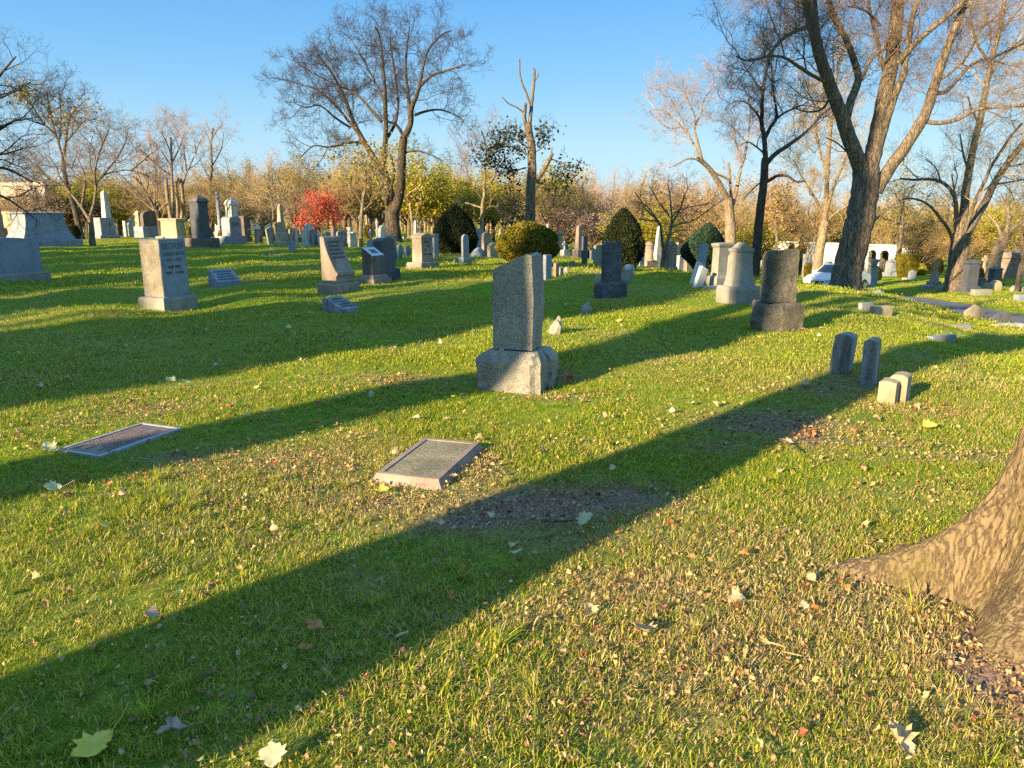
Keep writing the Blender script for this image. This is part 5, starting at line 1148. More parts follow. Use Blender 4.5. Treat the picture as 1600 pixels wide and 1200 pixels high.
    # right hand tree
    hero_tree('deciduous_tree', [
        ([(1492, 450), (1496, 420), (1499, 390), (1503, 365)], 31, 25, dict(bare=1)),
        ([(1500, 372), (1506, 330), (1510, 290), (1517, 250), (1525, 212), (1534, 175), (1542, 130), (1552, 85), (1563, 40), (1572, -10)], 14, 6, dict(f0=.3)),
        ([(1510, 368), (1524, 342), (1540, 315), (1553, 288), (1572, 258), (1592, 232), (1612, 208), (1640, 180)], 13, 7, dict(f0=.3)),
        ([(1497, 375), (1494, 345), (1493, 315), (1484, 295), (1470, 284), (1450, 280), (1428, 281), (1406, 279)], 8, 3),
        ([(1490, 380), (1482, 358), (1470, 342), (1456, 325), (1440, 314), (1420, 310), (1402, 316)], 6, 2, dict(lev=1)),
        ([(1506, 365), (1518, 330), (1528, 305), (1540, 280), (1550, 258), (1565, 235), (1580, 212), (1598, 192)], 6, 3),
        ([(1513, 270), (1505, 240), (1500, 210)], 4, 2), ([(1545, 120), (1562, 95), (1585, 70), (1610, 55)], 5, 2), ([(1530, 195), (1518, 170), (1512, 150)], 4, 2, dict(lev=1)),
        ([(1553, 288), (1575, 285), (1600, 280)], 4, 2), ([(1570, 260), (1590, 258), (1610, 252)], 4, 2), ([(1494, 310), (1490, 292), (1487, 272)], 3, 2, dict(lev=2, cut=1)), ([(1548, 98), (1530, 75), (1520, 45), (1515, 10)], 5, 2),
        ([(1557, 60), (1580, 30), (1600, 5)], 4, 2), ([(1470, 284), (1462, 262), (1445, 248)], 3, 1, dict(lev=1)),
    ], 32, prm_for(.95, 32, 1.4, rk=.012, up=.1, wig=.3), 'bark', 'tw_tan', 'thick pinkish trunk dividing low into upright limbs, near the right edge', 29, spread=.4, flare=1.45)
    # straight pale stem behind the car
    hero_tree('deciduous_tree', [
        ([(1275, 434), (1279, 402), (1284, 372), (1289, 345)], 16, 12, dict(bare=1)),
        ([(1289, 350), (1291, 310), (1293, 270), (1296, 225), (1300, 180), (1306, 130), (1310, 90)], 8, 2.5), ([(1292, 330), (1300, 300), (1312, 270), (1325, 240), (1335, 205)], 6, 2),
        ([(1288, 345), (1278, 318), (1265, 295), (1252, 275), (1240, 250)], 5, 1.5), ([(1294, 270), (1282, 240), (1275, 200), (1270, 160), (1262, 125)], 5, 1.5), ([(1291, 345), (1310, 330), (1325, 320), (1340, 300)], 4, 1.5),
    ], 52, prm_for(1.25, 52, 1.5, rk=.011, up=.15, wig=.3), 'barkpale', 'tw_tan', 'pale straight trunk standing behind the parked car', 31, spread=.5)
    # trees on the left
    hero_tree('deciduous_tree', [
        ([(143, 370), (142, 352), (140, 338)], 9, 7, dict(bare=1)),
        ([(139, 342), (130, 328), (120, 314), (108, 300), (92, 288), (75, 276), (50, 266), (22, 258)], 5, 1.5), ([(141, 338), (147, 318), (150, 300), (152, 285), (162, 274), (180, 268), (205, 266), (235, 276)], 5, 1.5),
        ([(127, 325), (131, 300), (133, 280), (128, 262), (120, 245)], 4, 1.5), ([(150, 292), (148, 268), (155, 240), (165, 215), (172, 198)], 4, 1.2), ([(160, 275), (180, 250), (195, 225), (200, 200)], 3.5, 1.2),
        ([(110, 302), (95, 280), (85, 255), (70, 240)], 3.5, 1.2), ([(95, 290), (65, 290), (40, 300), (20, 310)], 3, 1), ([(152, 288), (142, 262), (140, 235), (145, 212)], 3, 1), ([(205, 266), (225, 250), (238, 238)], 3, 1),
        ([(75, 276), (45, 250), (20, 240), (0, 238)], 3, 1), ([(133, 285), (110, 262), (100, 240), (98, 222)], 3, 1),
    ], 40, prm_for(.85, 40, 1.3, rk=.013, up=.04), 'bark', 'tw_brown', 'low wide forked tree with twiggy domed crown, second from the left edge', 37, spread=.7)
    hero_tree('deciduous_tree', [
        ([(124, 345), (116, 322), (106, 296), (101, 270), (99, 250)], 9, 6, dict(bare=1)),
        ([(99, 250), (92, 225), (85, 200), (78, 175), (74, 150), (66, 132)], 4, 1.2), ([(100, 245), (104, 215), (106, 195), (112, 178), (124, 165), (132, 158)], 4, 1.2), ([(88, 210), (70, 195), (58, 178), (48, 162), (35, 150)], 3.5, 1),
        ([(92, 225), (95, 190), (94, 160), (92, 135)], 3, 1), ([(103, 222), (118, 205), (128, 192), (138, 185)], 2.5, 1), ([(70, 196), (52, 190), (38, 185)], 2.5, 1),
    ], 50, prm_for(.95, 50, 1.15, rk=.013), 'barkdark', 'tw_dark', 'tall dark tree with mistletoe like tufts rising behind the low domed one', 41, spread=.6,
        foliage=('lf_olive', 650, .22, .5, lambda t: (pxof(t)[0] - 97) ** 2 / 160 + (pxof(t)[1] - 186) ** 2 / 200 < 1 or (pxof(t)[0] - 135) ** 2 + (pxof(t)[1] - 178) ** 2 < 60 or (pxof(t)[0] - 38) ** 2 + (pxof(t)[1] - 148) ** 2 < 50))
    hero_tree('deciduous_tree', [
        ([(-58, 400), (-55, 340), (-50, 290), (-46, 250)], 22, 16, dict(bare=1)), ([(-46, 255), (-25, 225), (-5, 205), (20, 190), (40, 182)], 9, 2), ([(-46, 250), (-40, 200), (-28, 160), (-10, 130), (10, 105), (25, 88)], 9, 2),
        ([(-50, 290), (-25, 270), (0, 262), (25, 270), (50, 285)], 7, 2), ([(-30, 165), (-5, 155), (25, 142), (48, 128)], 5, 1.5), ([(-48, 270), (-20, 245), (10, 240), (35, 232)], 5, 1.5), ([(-46, 250), (-60, 200), (-70, 150), (-72, 110)], 9, 2),
        ([(-50, 300), (-20, 300), (10, 310), (40, 330), (58, 345)], 5, 1.5),
    ], 30, prm_for(.95, 30, 1.2, rk=.014, up=.06), 'barkdark', 'tw_dark', 'dark bare branches reaching in from a tree beyond the left edge', 43, spread=.5)
    hero_tree('deciduous_tree', [
        ([(272, 372), (268, 345), (262, 310), (259, 277)], 7, 5, dict(bare=1, cut=1)), ([(274, 368), (272, 330), (269, 290), (268, 250), (267, 215)], 6, 3, dict(f0=.4)), ([(277, 368), (278, 320), (275, 290), (278, 278)], 5, 4.5, dict(bare=1, cut=1)),
        ([(279, 368), (285, 335), (286, 308), (282, 280)], 6, 5, dict(bare=1, cut=1)), ([(268, 262), (255, 240), (240, 222)], 3, 1), ([(268, 275), (250, 262), (232, 245), (220, 235)], 3, 1), ([(267, 240), (258, 218), (250, 205)], 2.5, 1),
        ([(283, 300), (290, 275), (300, 252), (308, 232), (314, 218)], 3, 1), ([(270, 252), (282, 228), (288, 208)], 3, 1), ([(292, 268), (288, 240), (284, 215)], 2.5, 1),
    ], 56, prm_for(1.05, 56, 1.1, rk=.012, up=.22), 'barkpale', 'tw_pink', 'cluster of sawn off stems with fan shaped regrowth behind the cream capped block', 47, spread=.4)
    hero_tree('deciduous_tree', [
        ([(328, 372), (327, 330), (328, 290), (331, 262), (330, 225), (333, 200)], 6, 2.2, dict(f0=.45)), ([(330, 262), (340, 245), (347, 228), (350, 205)], 2.2, .8), ([(329, 280), (318, 262), (312, 245)], 2, .8), ([(330, 225), (322, 208), (318, 198)], 1.6, .8), ([(332, 215), (342, 200), (348, 196)], 1.6, .8),
    ], 66, prm_for(1.0, 66, .9, rk=.013), 'bark', 'tw_pink', 'slender single stemmed tree behind the tall dark monument', 53)
    hero_tree('deciduous_tree', [
        ([(250, 350), (247, 335), (238, 318), (228, 300), (218, 285), (208, 275)], 7, 2), ([(246, 338), (256, 325), (262, 318)], 3.5, 2, dict(lev=1)), ([(228, 300), (232, 285), (228, 268)], 2.5, 1),
    ], 52, prm_for(.9, 52, 1, rk=.013), 'barkdark', 'tw_tan', 'leaning dark stemmed tree above the broad brown stone', 59)
    hero_tree('deciduous_tree', [
        ([(563, 386), (564, 355), (566, 325), (569, 300)], 7.5, 5, dict(bare=1)), ([(569, 302), (572, 280), (568, 262), (560, 248)], 4, 1.2), ([(567, 320), (556, 302), (545, 285), (535, 268)], 3.5, 1.2), ([(569, 298), (582, 280), (592, 262)], 3, 1), ([(566, 330), (580, 318), (595, 300)], 3, 1), ([(548, 290), (550, 268), (556, 252)], 2.5, 1),
    ], 37, prm_for(.8, 37, 1, rk=.012, up=.18), 'barkpale', 'tw_tan', 'straight tan trunk standing among the slabs, right of the red tree', 61, foliage=('lf_olive', 900, .15, .3))
    hero_tree('deciduous_tree', [
        ([(432, 382), (431, 362), (427, 345)], 5, 4, dict(bare=1)), ([(428, 348), (418, 335), (408, 322), (400, 312)], 3, 1), ([(427, 346), (426, 325), (422, 305), (415, 290)], 3, 1), ([(429, 350), (440, 338), (455, 325), (465, 315)], 2.5, 1), ([(426, 338), (410, 332), (395, 330)], 2.5, 1), ([(427, 330), (438, 312), (445, 295)], 2.5, 1),
    ], 41, prm_for(.75, 41, 1.2, rk=.012, up=.08), 'barkpale', 'tw_tan', 'small fine twigged tree behind the leaning slab and the obelisk', 67, spread=.8)
    hero_tree('maple_tree', [
        ([(503, 380), (503, 366), (501, 355)], 3.5, 3, dict(bare=1)), ([(502, 358), (492, 346), (484, 334)], 2, .8), ([(502, 356), (512, 344), (524, 336)], 2, .8), ([(501, 355), (500, 338), (503, 322)], 2, .8), ([(501, 350), (490, 352), (478, 352)], 1.6, .8), ([(504, 352), (516, 352), (526, 348)], 1.6, .8), ([(502, 340), (510, 326), (508, 318)], 1.5, .8), ([(498, 342), (488, 328), (492, 320)], 1.5, .8),
    ], 45, prm_for(.42, 45, 1.3, lv=3, rk=.012), 'bark', 'tw_brown', 'small bright red maple among the white tablets', 71, foliage=('lf_red', 3000, .12, .26), spread=.8)
    hero_tree('deciduous_tree', [
        ([(752, 385), (753, 350), (754, 320), (757, 300)], 7, 5, dict(bare=1)), ([(757, 302), (758, 270), (760, 240), (756, 215), (752, 205)], 4, 1.2), ([(755, 312), (742, 295), (732, 275), (725, 250)], 3, 1), ([(757, 298), (770, 282), (780, 262), (786, 240)], 3, 1), ([(754, 325), (738, 320), (722, 316), (712, 320)], 3, 1.5, dict(lev=1)), ([(754, 330), (770, 322), (785, 330), (798, 340)], 3, 1.5, dict(lev=1)), ([(758, 262), (742, 238), (735, 218)], 2.5, 1), ([(759, 255), (772, 232), (778, 215)], 2.5, 1),
    ], 50, prm_for(.95, 50, 1.1, rk=.013), 'barkpale', 'tw_pink', 'pale stemmed tree with rosy twigs left of the topped dead tree', 73, spread=.6)
    hero_tree('deciduous_tree', [
        ([(645, 372), (644, 345), (641, 325), (638, 305)], 5.5, 3, dict(f0=.5)), ([(645, 350), (652, 330), (654, 310), (652, 290)], 4, 2), ([(640, 318), (630, 295), (625, 270)], 2.5, 1), ([(652, 300), (662, 280), (668, 262)], 2.5, 1),
    ], 56, prm_for(1.0, 56, 1, rk=.013), 'barkpale', 'tw_tan', 'two stemmed pale tree with yellow leaves right of the thick twin trunk', 79, foliage=('lf_yellow', 2000, .2, .5))
    hero_tree('deciduous_tree', [
        ([(1404, 400), (1407, 370), (1409, 345), (1410, 325), (1412, 300)], 9, 4, dict(f0=.5)), ([(1409, 360), (1420, 348), (1432, 338), (1442, 325)], 3.5, 1.2), ([(1408, 352), (1396, 345), (1382, 342)], 3, 1.2), ([(1410, 330), (1402, 312), (1398, 295)], 3, 1), ([(1411, 318), (1422, 300), (1430, 288)], 3, 1),
    ], 62, prm_for(1.1, 62, 1, rk=.013), 'barkpale', 'tw_tan', 'pale twisted trunk in front of the white arcade beside the clipped hedge', 83, foliage=('lf_tan', 1500, .2, .6))
    hero_tree('deciduous_tree', [
        ([(1551, 420), (1556, 400), (1565, 380), (1572, 366)], 20, 14, dict(bare=1)), ([(1570, 370), (1584, 356), (1600, 345), (1620, 330)], 8, 3), ([(1566, 378), (1560, 355), (1548, 340), (1535, 328)], 6, 2), ([(1572, 366), (1576, 340), (1574, 315), (1580, 290)], 7, 2), ([(1574, 345), (1592, 325), (1610, 310)], 4, 2), ([(1562, 355), (1572, 335), (1568, 312)], 3, 1),
    ], 47, prm_for(1.0, 47, 1.1, rk=.013, up=.08), 'barkpale', 'tw_brown', 'pale stout trunk leaning right behind the dark ornate monument', 89, spread=.6)
    hero_tree('ornamental_tree', [
        ([(1588, 452), (1592, 430), (1598, 408), (1597, 392), (1588, 380)], 6.5, 3, dict(f0=.6)), ([(1597, 400), (1606, 385), (1615, 370)], 3, 1), ([(1594, 385), (1582, 375), (1570, 372)], 2.5, 1), ([(1597, 392), (1600, 370), (1596, 350)], 2.5, 1),
    ], 33, prm_for(.6, 33, 1.1, rk=.013, up=.02), 'barkdark', 'tw_brown', 'thin dark curved tree beside the boulder at the right edge', 97)
    hero_tree('deciduous_tree', [
        ([(1213, 400), (1214, 378), (1212, 355), (1214, 330), (1218, 300)], 5.5, 2.5, dict(f0=.4)), ([(1213, 350), (1202, 335), (1196, 318)], 2.5, 1), ([(1213, 345), (1226, 330), (1238, 318)], 2.5, 1), ([(1215, 325), (1208, 305), (1205, 288)], 2, 1),
    ], 60, prm_for(1.0, 60, 1.1, rk=.013), 'barkpale', 'tw_tan', 'pale slim tree between the slim dark trunk and the white wall', 101, foliage=('lf_orange', 1600, .2, .6))
    hero_tree('deciduous_tree', [
        ([(60, 362), (62, 335), (58, 310), (54, 290)], 4.5, 2.5, dict(f0=.4)), ([(60, 325), (50, 308), (42, 295)], 2, 1), ([(58, 312), (66, 295), (72, 280)], 2, 1),
    ], 60, prm_for(.9, 60, 1, rk=.013), 'bark', 'tw_pink', 'thin tree in front of the cream building on the left', 103)

def near_tree():
    c = Vector((2.42, 2.78, 0)); c.z = H(c.x, c.y); o = empty('deciduous_tree', c); tag(o, 'massive tree trunk with flaring mossy roots at the right edge, nearest of all', 'tree')
    def rad(th, z):
        r = .32 + .09 * math.exp(-z / .5) + .06 * math.exp(-z / .12)
        for a, L, wd, hz in ((2.80, .50, .17, .20), (2.62, .16, .35, .40), (3.65, .22, .28, .30), (3.9, .12, .5, .5), (4.7, .25, .25, .2), (5.8, .3, .25, .2), (1.3, .35, .22, .2), (0.3, .3, .3, .2)):
            dd = (th - a + math.pi) % (2 * math.pi) - math.pi; r += L * math.exp(-(dd / wd) ** 2) * math.exp(-(max(z, 0) / hz) ** 1.1)
        return r
    zs = [-.12, -.05] + [.0 + .014 * k for k in range(60)] + [.84 + .03 * k for k in range(1, 40)] + [2.2, 2.5, 3.0, 3.5, 4.0, 4.6, 5.2]; n = 460; V = []
    for z in zs:
        for j in range(n):
            th = j * 2 * math.pi / n; r = rad(th, max(z, 0)) * (1 - .05 * max(z - 1, 0)); cx_, cy_ = math.cos(th), math.sin(th)
            q = Vector((cx_ * 9, cy_ * 9, z * 1.5)); wob = noise.noise(q) * .6
            a1 = 1 - abs(noise.noise(Vector((cx_ * 17 + wob, cy_ * 17, z * 2.4)))) * 2.4; a2 = 1 - abs(noise.noise(Vector((cx_ * 38, cy_ * 38 + wob, z * 6.5)))) * 2.2
            r += .018 * noise.noise(q) + (-.011 * max(a1, 0) ** 3 - .005 * max(a2, 0) ** 2 + .004 * noise.noise(Vector((r * cx_ * 60, r * cy_ * 60, z * 30)))) * min(1, .4 + z * 2)
            V.append((r * cx_ + .10 * max(z - .3, 0), r * cy_ + .02 * max(z, 0), z))
    m = len(zs); i = np.arange(m - 1)[:, None]; j = np.arange(n)[None, :]; Q = np.stack([i * n + j, i * n + (j + 1) % n, (i + 1) * n + (j + 1) % n, (i + 1) * n + j], -1).reshape(-1, 4)
    link_mesh('trunk', np_mesh('trunk', V, Q), M['barknear'], o)
    tb, tw, tips = Tubes(), Tubes(), []; rng = random.Random(4); pr = prm_for(1.2, 10, .6, lv=3, rk=.018)
    for az, el, L in ((10, 60, 6), (-60, 62, 6), (80, 66, 5), (-110, 60, 5)):
        a, e = R(az), R(el); d = Vector((math.cos(a) * math.cos(e), math.sin(a) * math.cos(e), math.sin(e))); p = Vector((.49, .10, 5.0)); pts = [p + d * (L * k / 6) + Vector((rng.gauss(0, .08), rng.gauss(0, .08), 0)) * k * .5 for k in range(7)]
        rd = [.19 - .02 * k for k in range(7)]; tb.add(pts, rd, 10); grow(tw, pts, rd, 0, pr, rng, tips)
    link_mesh('limbs', tb.mesh('limbs'), M['barknear'], o); link_mesh('crown', tw.mesh('crown'), M['tw_brown'], o)
    q = hit(1408, 890); kn = bmesh.new(); bmesh.ops.create_icosphere(kn, subdivisions=2, radius=.035, matrix=Matrix.Diagonal((1.4, 1, .5, 1))); k = bm_obj('knot', kn, M['barknear'], o, True); k.location = (q.x - c.x, q.y - c.y, .10)
    for t in range(9):
        a = 2.80; BLOCKED.append((c.x + math.cos(a) * .11 * t, c.y + math.sin(a) * .11 * t, max(.42 - .045 * t, .06)))
    BLOCKED.append((c.x + math.cos(3.65) * .4, c.y + math.sin(3.65) * .4, .22))

# trees behind the camera whose long shadows cross the lawn
PS, DS = Vector((math.cos(SUN_AZ), -math.sin(SUN_AZ), 0)), Vector((math.sin(SUN_AZ), math.cos(SUN_AZ), 0))
def back_tree(s, t, trunk, limbs, label, seed, prm=None, foliage=None, bark='bark'):
    g = PS * s + DS * t; g.z = H(g.x, g.y); o = empty('deciduous_tree', g); tag(o, label, 'tree'); tb, tw, tips = Tubes(), Tubes(), []; rng = random.Random(seed)
    def loc(l): return [PS * a + DS * b + Vector((0, 0, z)) for a, b, z in l]
    P = loc([q[:3] for q in trunk]); tb.add(spline(P, 3), list(np.interp(np.linspace(0, len(P) - 1, 3 * (len(P) - 1) + 1), range(len(P)), [q[3] for q in trunk])), 16)
    for l in limbs:
        P = spline(loc([q[:3] for q in l]), 3); rd = list(np.interp(np.linspace(0, len(l) - 1, len(P)), range(len(l)), [q[3] for q in l])); tb.add(P, rd, 10)
        if prm: grow(tw, P, rd, 0, prm, rng, tips)
    link_mesh('trunk', tb.mesh('trunk', .04), M[bark], o)
    if tw.g: link_mesh('crown', tw.mesh('crown'), M['tw_brown'], o)
    if foliage:
        rs = np.random.RandomState(seed); T = np.array([tuple(q) for q in tips]); C = T[rs.randint(0, len(T), foliage[1])] + rs.normal(0, foliage[3], (foliage[1], 3)); link_mesh('foliage', leaf_quads('foliage', C, foliage[2], rs), M[foliage[0]], o)
def evergreen(s, t, h, r, label, seed, mat='lf_dark'):
    g = PS * s + DS * t; g.z = H(g.x, g.y); o = empty('shade_evergreen', g); tag(o, label, 'tree'); rs = np.random.RandomState(seed); n = 30000
    z = rs.uniform(.02, 1, n); a = rs.uniform(0, 6.283, n); prof = np.minimum(1, (1 - z) * 7 + .25) * (.86 + .14 * np.sin(9 * z + 3 * a)); rr = r * prof * rs.uniform(.3, 1, n) ** .35
    C = np.column_stack([rr * np.cos(a), rr * np.sin(a), z * h]); link_mesh('foliage', leaf_quads('foliage', C, .42, rs), M[mat], o)
    link_mesh('trunk', (lambda t_: (t_.add([Vector((0, 0, -.2)), Vector((0, 0, h * .5)), Vector((0, 0, h * .96))], [.28, .18, .03], 10), t_.mesh('trunk'))[1])(Tubes()), M['barkdark'], o)
def shadow_trees():
    back_tree(-2.42, -4.2, [(.0, 0, -.2, .66), (.0, 0, .5, .55), (.0, 0, 1.5, .47), (-.05, 0, 2.4, .40), (-.10, 0, 3.2, .33), (-.15, 0, 3.9, .30)],
              [[(-.15, 0, 3.7, .25), (-.4, -.4, 5.4, .20), (-.55, -1, 7.5, .16), (-.3, -1.5, 10, .10)], [(-.12, 0, 3.7, .24), (.15, .1, 5.4, .20), (.3, .1, 7.4, .16), (.6, .1, 10, .10)], [(-.1, 0, 5.0, .12), (-.1, -2, 6.5, .1), (0, -4, 9, .06)],
               [(0, 0, 7.2, .1), (0, 0, 9.5, .08), (.2, .2, 12, .05)]],
              'thick trunked bare tree just behind the camera on the left', 7, prm_for(1.3, 25, .55, lv=3))
    back_tree(-5.15, -12, [(0, 0, -.2, .60), (0, 0, 1, .46), (0, 0, 3.5, .42), (0, 0, 5.2, .38)],
              [[(.05, 0, 5.1, .30), (.26, 0, 5.6, .42), (.30, 0, 6.4, .36), (.52, 0, 7.0, .17), (.60, 0, 8.2, .13), (.7, .2, 10.5, .07)], [(0, 0, 5.0, .32), (-.3, 0, 6.6, .24), (-.5, 0, 9, .18), (-1.0, 0, 12, .1)], [(-.3, 0, 6.0, .2), (-.95, 0, 7.0, .30), (-1.1, 0, 8.5, .28), (-1.1, 0, 10.5, .2)], [(0, 0, 5.4, .2), (0, -2, 8, .15), (.2, -3, 11, .08)]],
              'broad forked bare tree farther behind the camera on the left', 9, prm_for(1.1, 25, .6, lv=3))
    for s, t, h, r, lab in ((-8.55, -18, 10, 1.3, 'shortest dark evergreen column, unseen shade caster behind the viewer'), (-10.2, -19, 20.5, 1.35, 'tall dark evergreen shade caster, unseen in the front row behind the viewer'), (-11.35, -18.2, 19.5, 1.0, 'slim dark evergreen shade caster, unseen left of the tall one behind the viewer'),
                            (-9.9, -22, 19, 1.2, 'dark evergreen shade caster, unseen in the rear row on the right behind the viewer'), (-11.0, -22.5, 19.5, 1.2, 'dark evergreen shade caster, unseen in the rear row on the left behind the viewer'), (-16.3, -30, 13, .9, 'slim low evergreen shade caster, unseen deep behind the tall one behind the viewer'), (-34.5, -24, 15, 2.0, 'round evergreen shade caster, unseen, second from the far left behind the viewer'), (-39.2, -26, 14, 1.8, 'low evergreen shade caster, unseen at the far left end behind the viewer'), (-15.2, -22, 24, .75, 'tallest dark evergreen shade caster, unseen and standing alone behind the viewer'),
                            (-20.1, -22, 12.5, 1.75, 'broad low evergreen shade caster, unseen, third from the right behind the viewer'), (-25.3, -24, 19.5, 1.8, 'tall broad evergreen shade caster, unseen, fourth from the far left behind the viewer'), (-29.3, -24, 14.5, 1.9, 'broad evergreen shade caster, unseen, third from the far left behind the viewer')):
        evergreen(s, t, h, r, lab, int(50 - s * 3))  # unseen evergreens added here, sized and placed to cast the broad dark bands
    for k, (s, t, sc) in enumerate(((-19.6, -24, 1.2), (-23.5, -18, 1.1), (-28, -26, 1.3), (-34, -20, 1.2), (-14.6, -34, 1.2), (6.5, -26, 1.0))):
        rr = random.Random(80 + k); L = []
        for j in range(5):
            a = rr.uniform(0, 6.28); q = rr.uniform(.8, 1.6) * sc; L.append([(0, 0, 4 * sc, .2 * sc), (q * math.cos(a), q * math.sin(a), 6.5 * sc, .15 * sc), (2 * q * math.cos(a), 2 * q * math.sin(a), 9.5 * sc, .09 * sc), (2.6 * q * math.cos(a + .3), 2.6 * q * math.sin(a + .3), 12 * sc, .04)])
        back_tree(s, t, [(0, 0, -.2, .5 * sc), (0, 0, 1, .38 * sc), (.1, 0, 4.2 * sc, .32 * sc)], L, ('large bare tree behind the viewer, second on the left', 'bare tree behind the viewer, third on the left', 'very large bare tree far behind the viewer on the left', 'large bare tree farthest left behind the viewer', 'large bare tree deep behind the dark evergreens', 'bare tree behind the viewer on the right')[k], 90 + k,
                  prm_for(1.2 * sc, 60, .95, lv=3, rk=.018), ('lf_tan', 2600, .22, .5) if k in (0, 2) else None)

# ---------------------------------------------------------------- background trees
LAND = [(0, 'the far left edge'), (60, 'the wide flared tomb'), (110, 'the dark polished stone'), (143, 'the forked trunk'), (170, 'the white spire'), (215, 'the banded pillar'), (240, 'the broad brown stone'), (272, 'the sawn off stems'), (316, 'the tall dark monument'), (345, 'the slim column'),
        (366, 'the white peaked pedestal'), (400, 'the streaked slabs'), (441, 'the tall pale obelisk'), (475, 'the white round tablets'), (503, 'the red maple'), (531, 'the sweeping stone'), (563, 'the straight tan trunk'), (600, 'the white arched stone'), (625, 'the twin trunks'), (661, 'the gabled monument'),
        (711, 'the dark conical shrub'), (753, 'the rosy twigged tree'), (790, 'the left of the golden shrub'), (830, 'the topped dead tree'), (857, 'the bright white obelisk'), (880, 'the small cross pedestal'), (905, 'the pink obelisk'), (935, 'the round shouldered tablet'), (970, 'the second conical shrub'), (1010, 'the barrel stone'),
        (1045, 'the small two stemmed tree'), (1095, 'the blue green shrub'), (1140, 'the pale leaning tree'), (1185, 'the slim dark trunk'), (1215, 'the rough brown stone'), (1250, 'the white wall'), (1285, 'the parked car'), (1330, 'the huge forked tree'), (1375, 'the white arches'), (1415, 'the clipped hedge'),
        (1459, 'the statue topped monument'), (1495, 'the thick right hand trunk'), (1535, 'the pale cross monument'), (1565, 'the stout leaning trunk'), (1600, 'the right edge'), (1720, 'the ground beyond the right edge')]
USED = set()
def far_label(desc, px):
    l = min(LAND, key=lambda q: abs(q[0] - px))[1]
    if px < -20: l = 'the ground beyond the left edge'
    for f in ('%s in the far treeline behind %s', 'nearer %s in the treeline behind %s', 'farther %s in the treeline behind %s', 'third %s in the treeline behind %s', 'hindmost %s in the treeline behind %s', 'shorter %s in the treeline behind %s', 'smallest %s in the treeline behind %s'):
        s = f % (desc, l)
        if s not in USED: USED.add(s); return s
    return s
def far_trees():
    def proto(seed, h, spread, nl, kind, bark, twig, fol=None, dense=1.0, up=.15, forkf=.28, w=.022):
        rng = random.Random(seed); tb, tw, tips = Tubes(), Tubes(), []; f = h * forkf; P = [Vector((0, 0, -.6)), Vector((0, 0, f * .5)), Vector((rng.gauss(0, .1), rng.gauss(0, .1), f))]; r = h * w; tb.add(spline(P, 3), list(np.linspace(r * 1.3, r * .9, 7)), 8)
        pr = dict(lens=[h * .22, h * .11, h * .055], step=[h * .05 / dense, h * .034 / dense, h * .02 / dense], f0=[.15, .12, .1], rk=.014, rmin=.011, up=up, wig=.24)
        for k in range(nl):
            a = k * 6.283 / nl + rng.uniform(-.4, .4); q = spread * rng.uniform(.5, 1.1); top = h * rng.uniform(.72, .95) * (1 - .12 * (q / spread)); b = Vector((0, 0, f * rng.uniform(.7, 1)))
            L = [b, b + Vector((math.cos(a) * q * .45, math.sin(a) * q * .45, (top - f) * .35)), b + Vector((math.cos(a) * q * .8, math.sin(a) * q * .8, (top - f) * .7)), Vector((math.cos(a) * q, math.sin(a) * q, top))]
            S = spline(L, 3); rd = list(np.linspace(r * .55, .02, len(S))); tb.add(S, rd, 6); grow(tw, S, rd, 0, pr, rng, tips)
        S = spline([P[2], Vector((rng.gauss(0, .3), rng.gauss(0, .3), h * .65)), Vector((rng.gauss(0, .5), rng.gauss(0, .5), h * .97))], 4); rd = list(np.linspace(r * .7, .02, len(S))); tb.add(S, rd, 6); grow(tw, S, rd, 0, pr, rng, tips)
        o = empty('deciduous_tree', (0, 0, 0)); out = [o, link_mesh('trunk', tb.mesh('trunk'), M[bark], o), link_mesh('crown', tw.mesh('crown'), M[twig], o)]
        if fol:
            rs = np.random.RandomState(seed); T = np.array([tuple(q) for q in tips]); C = T[rs.randint(0, len(T), fol[1])] + rs.normal(0, fol[3], (fol[1], 3)); out.append(link_mesh('foliage', leaf_quads('foliage', C, fol[2], rs), M[fol[0]], o))
        return dict(root=o, parts=out[1:], h=h, used=False, kind=kind)
    PR = dict(tan=[proto(201, 10, 3.4, 6, 0, 'barkpale', 'tw_tan', None, 1.6), proto(202, 10, 3.0, 7, 0, 'bark', 'tw_tan', None, 1.7)],
              pink=[proto(203, 10, 3.2, 6, 0, 'barkpale', 'tw_pink', None, 1.25), proto(204, 10, 2.4, 5, 0, 'bark', 'tw_pink', None, 1.2, .3)],
              olive=[proto(205, 10, 3.6, 6, 0, 'bark', 'tw_tan', ('lf_olive', 3800, .18, .34), 1.1), proto(215, 10, 3.8, 7, 0, 'bark', 'tw_brown', ('lf_tan', 3200, .17, .34), 1.1)],
              yellow=[proto(206, 10, 3.4, 6, 0, 'bark', 'tw_tan', ('lf_yellow', 7500, .24, .36), 1.0)],
              orange=[proto(207, 10, 3.8, 7, 0, 'barkpale', 'tw_tan', ('lf_orange', 3300, .17, .36), 1.1)],
              rosy=[proto(208, 10, 4.2, 8, 0, 'barkpale', 'tw_pink', ('lf_pink', 4200, .19, .34), 1.2, .03, .2)],
              dark=[proto(209, 10, 2.6, 6, 0, 'barkdark', 'tw_dark', ('lf_dark', 9000, .26, .3), 1.0)])
    DESC = dict(tan='tan twigged bare tree', pink='rosy twigged bare tree', olive='olive leaved tree', yellow='bright yellow green tree', orange='orange brown leaved tree', rosy='low spreading pinkish tree', dark='dark green leaved tree')
    rng = random.Random(31); spec = []
    def zone(x0, x1, kinds, y0, y1, d0, d1, step):
        x = x0
        while x < x1: spec.append((x + rng.uniform(-8, 8), rng.choice(kinds), rng.uniform(y0, y1), rng.uniform(d0, d1))); x += step * rng.uniform(.8, 1.2)
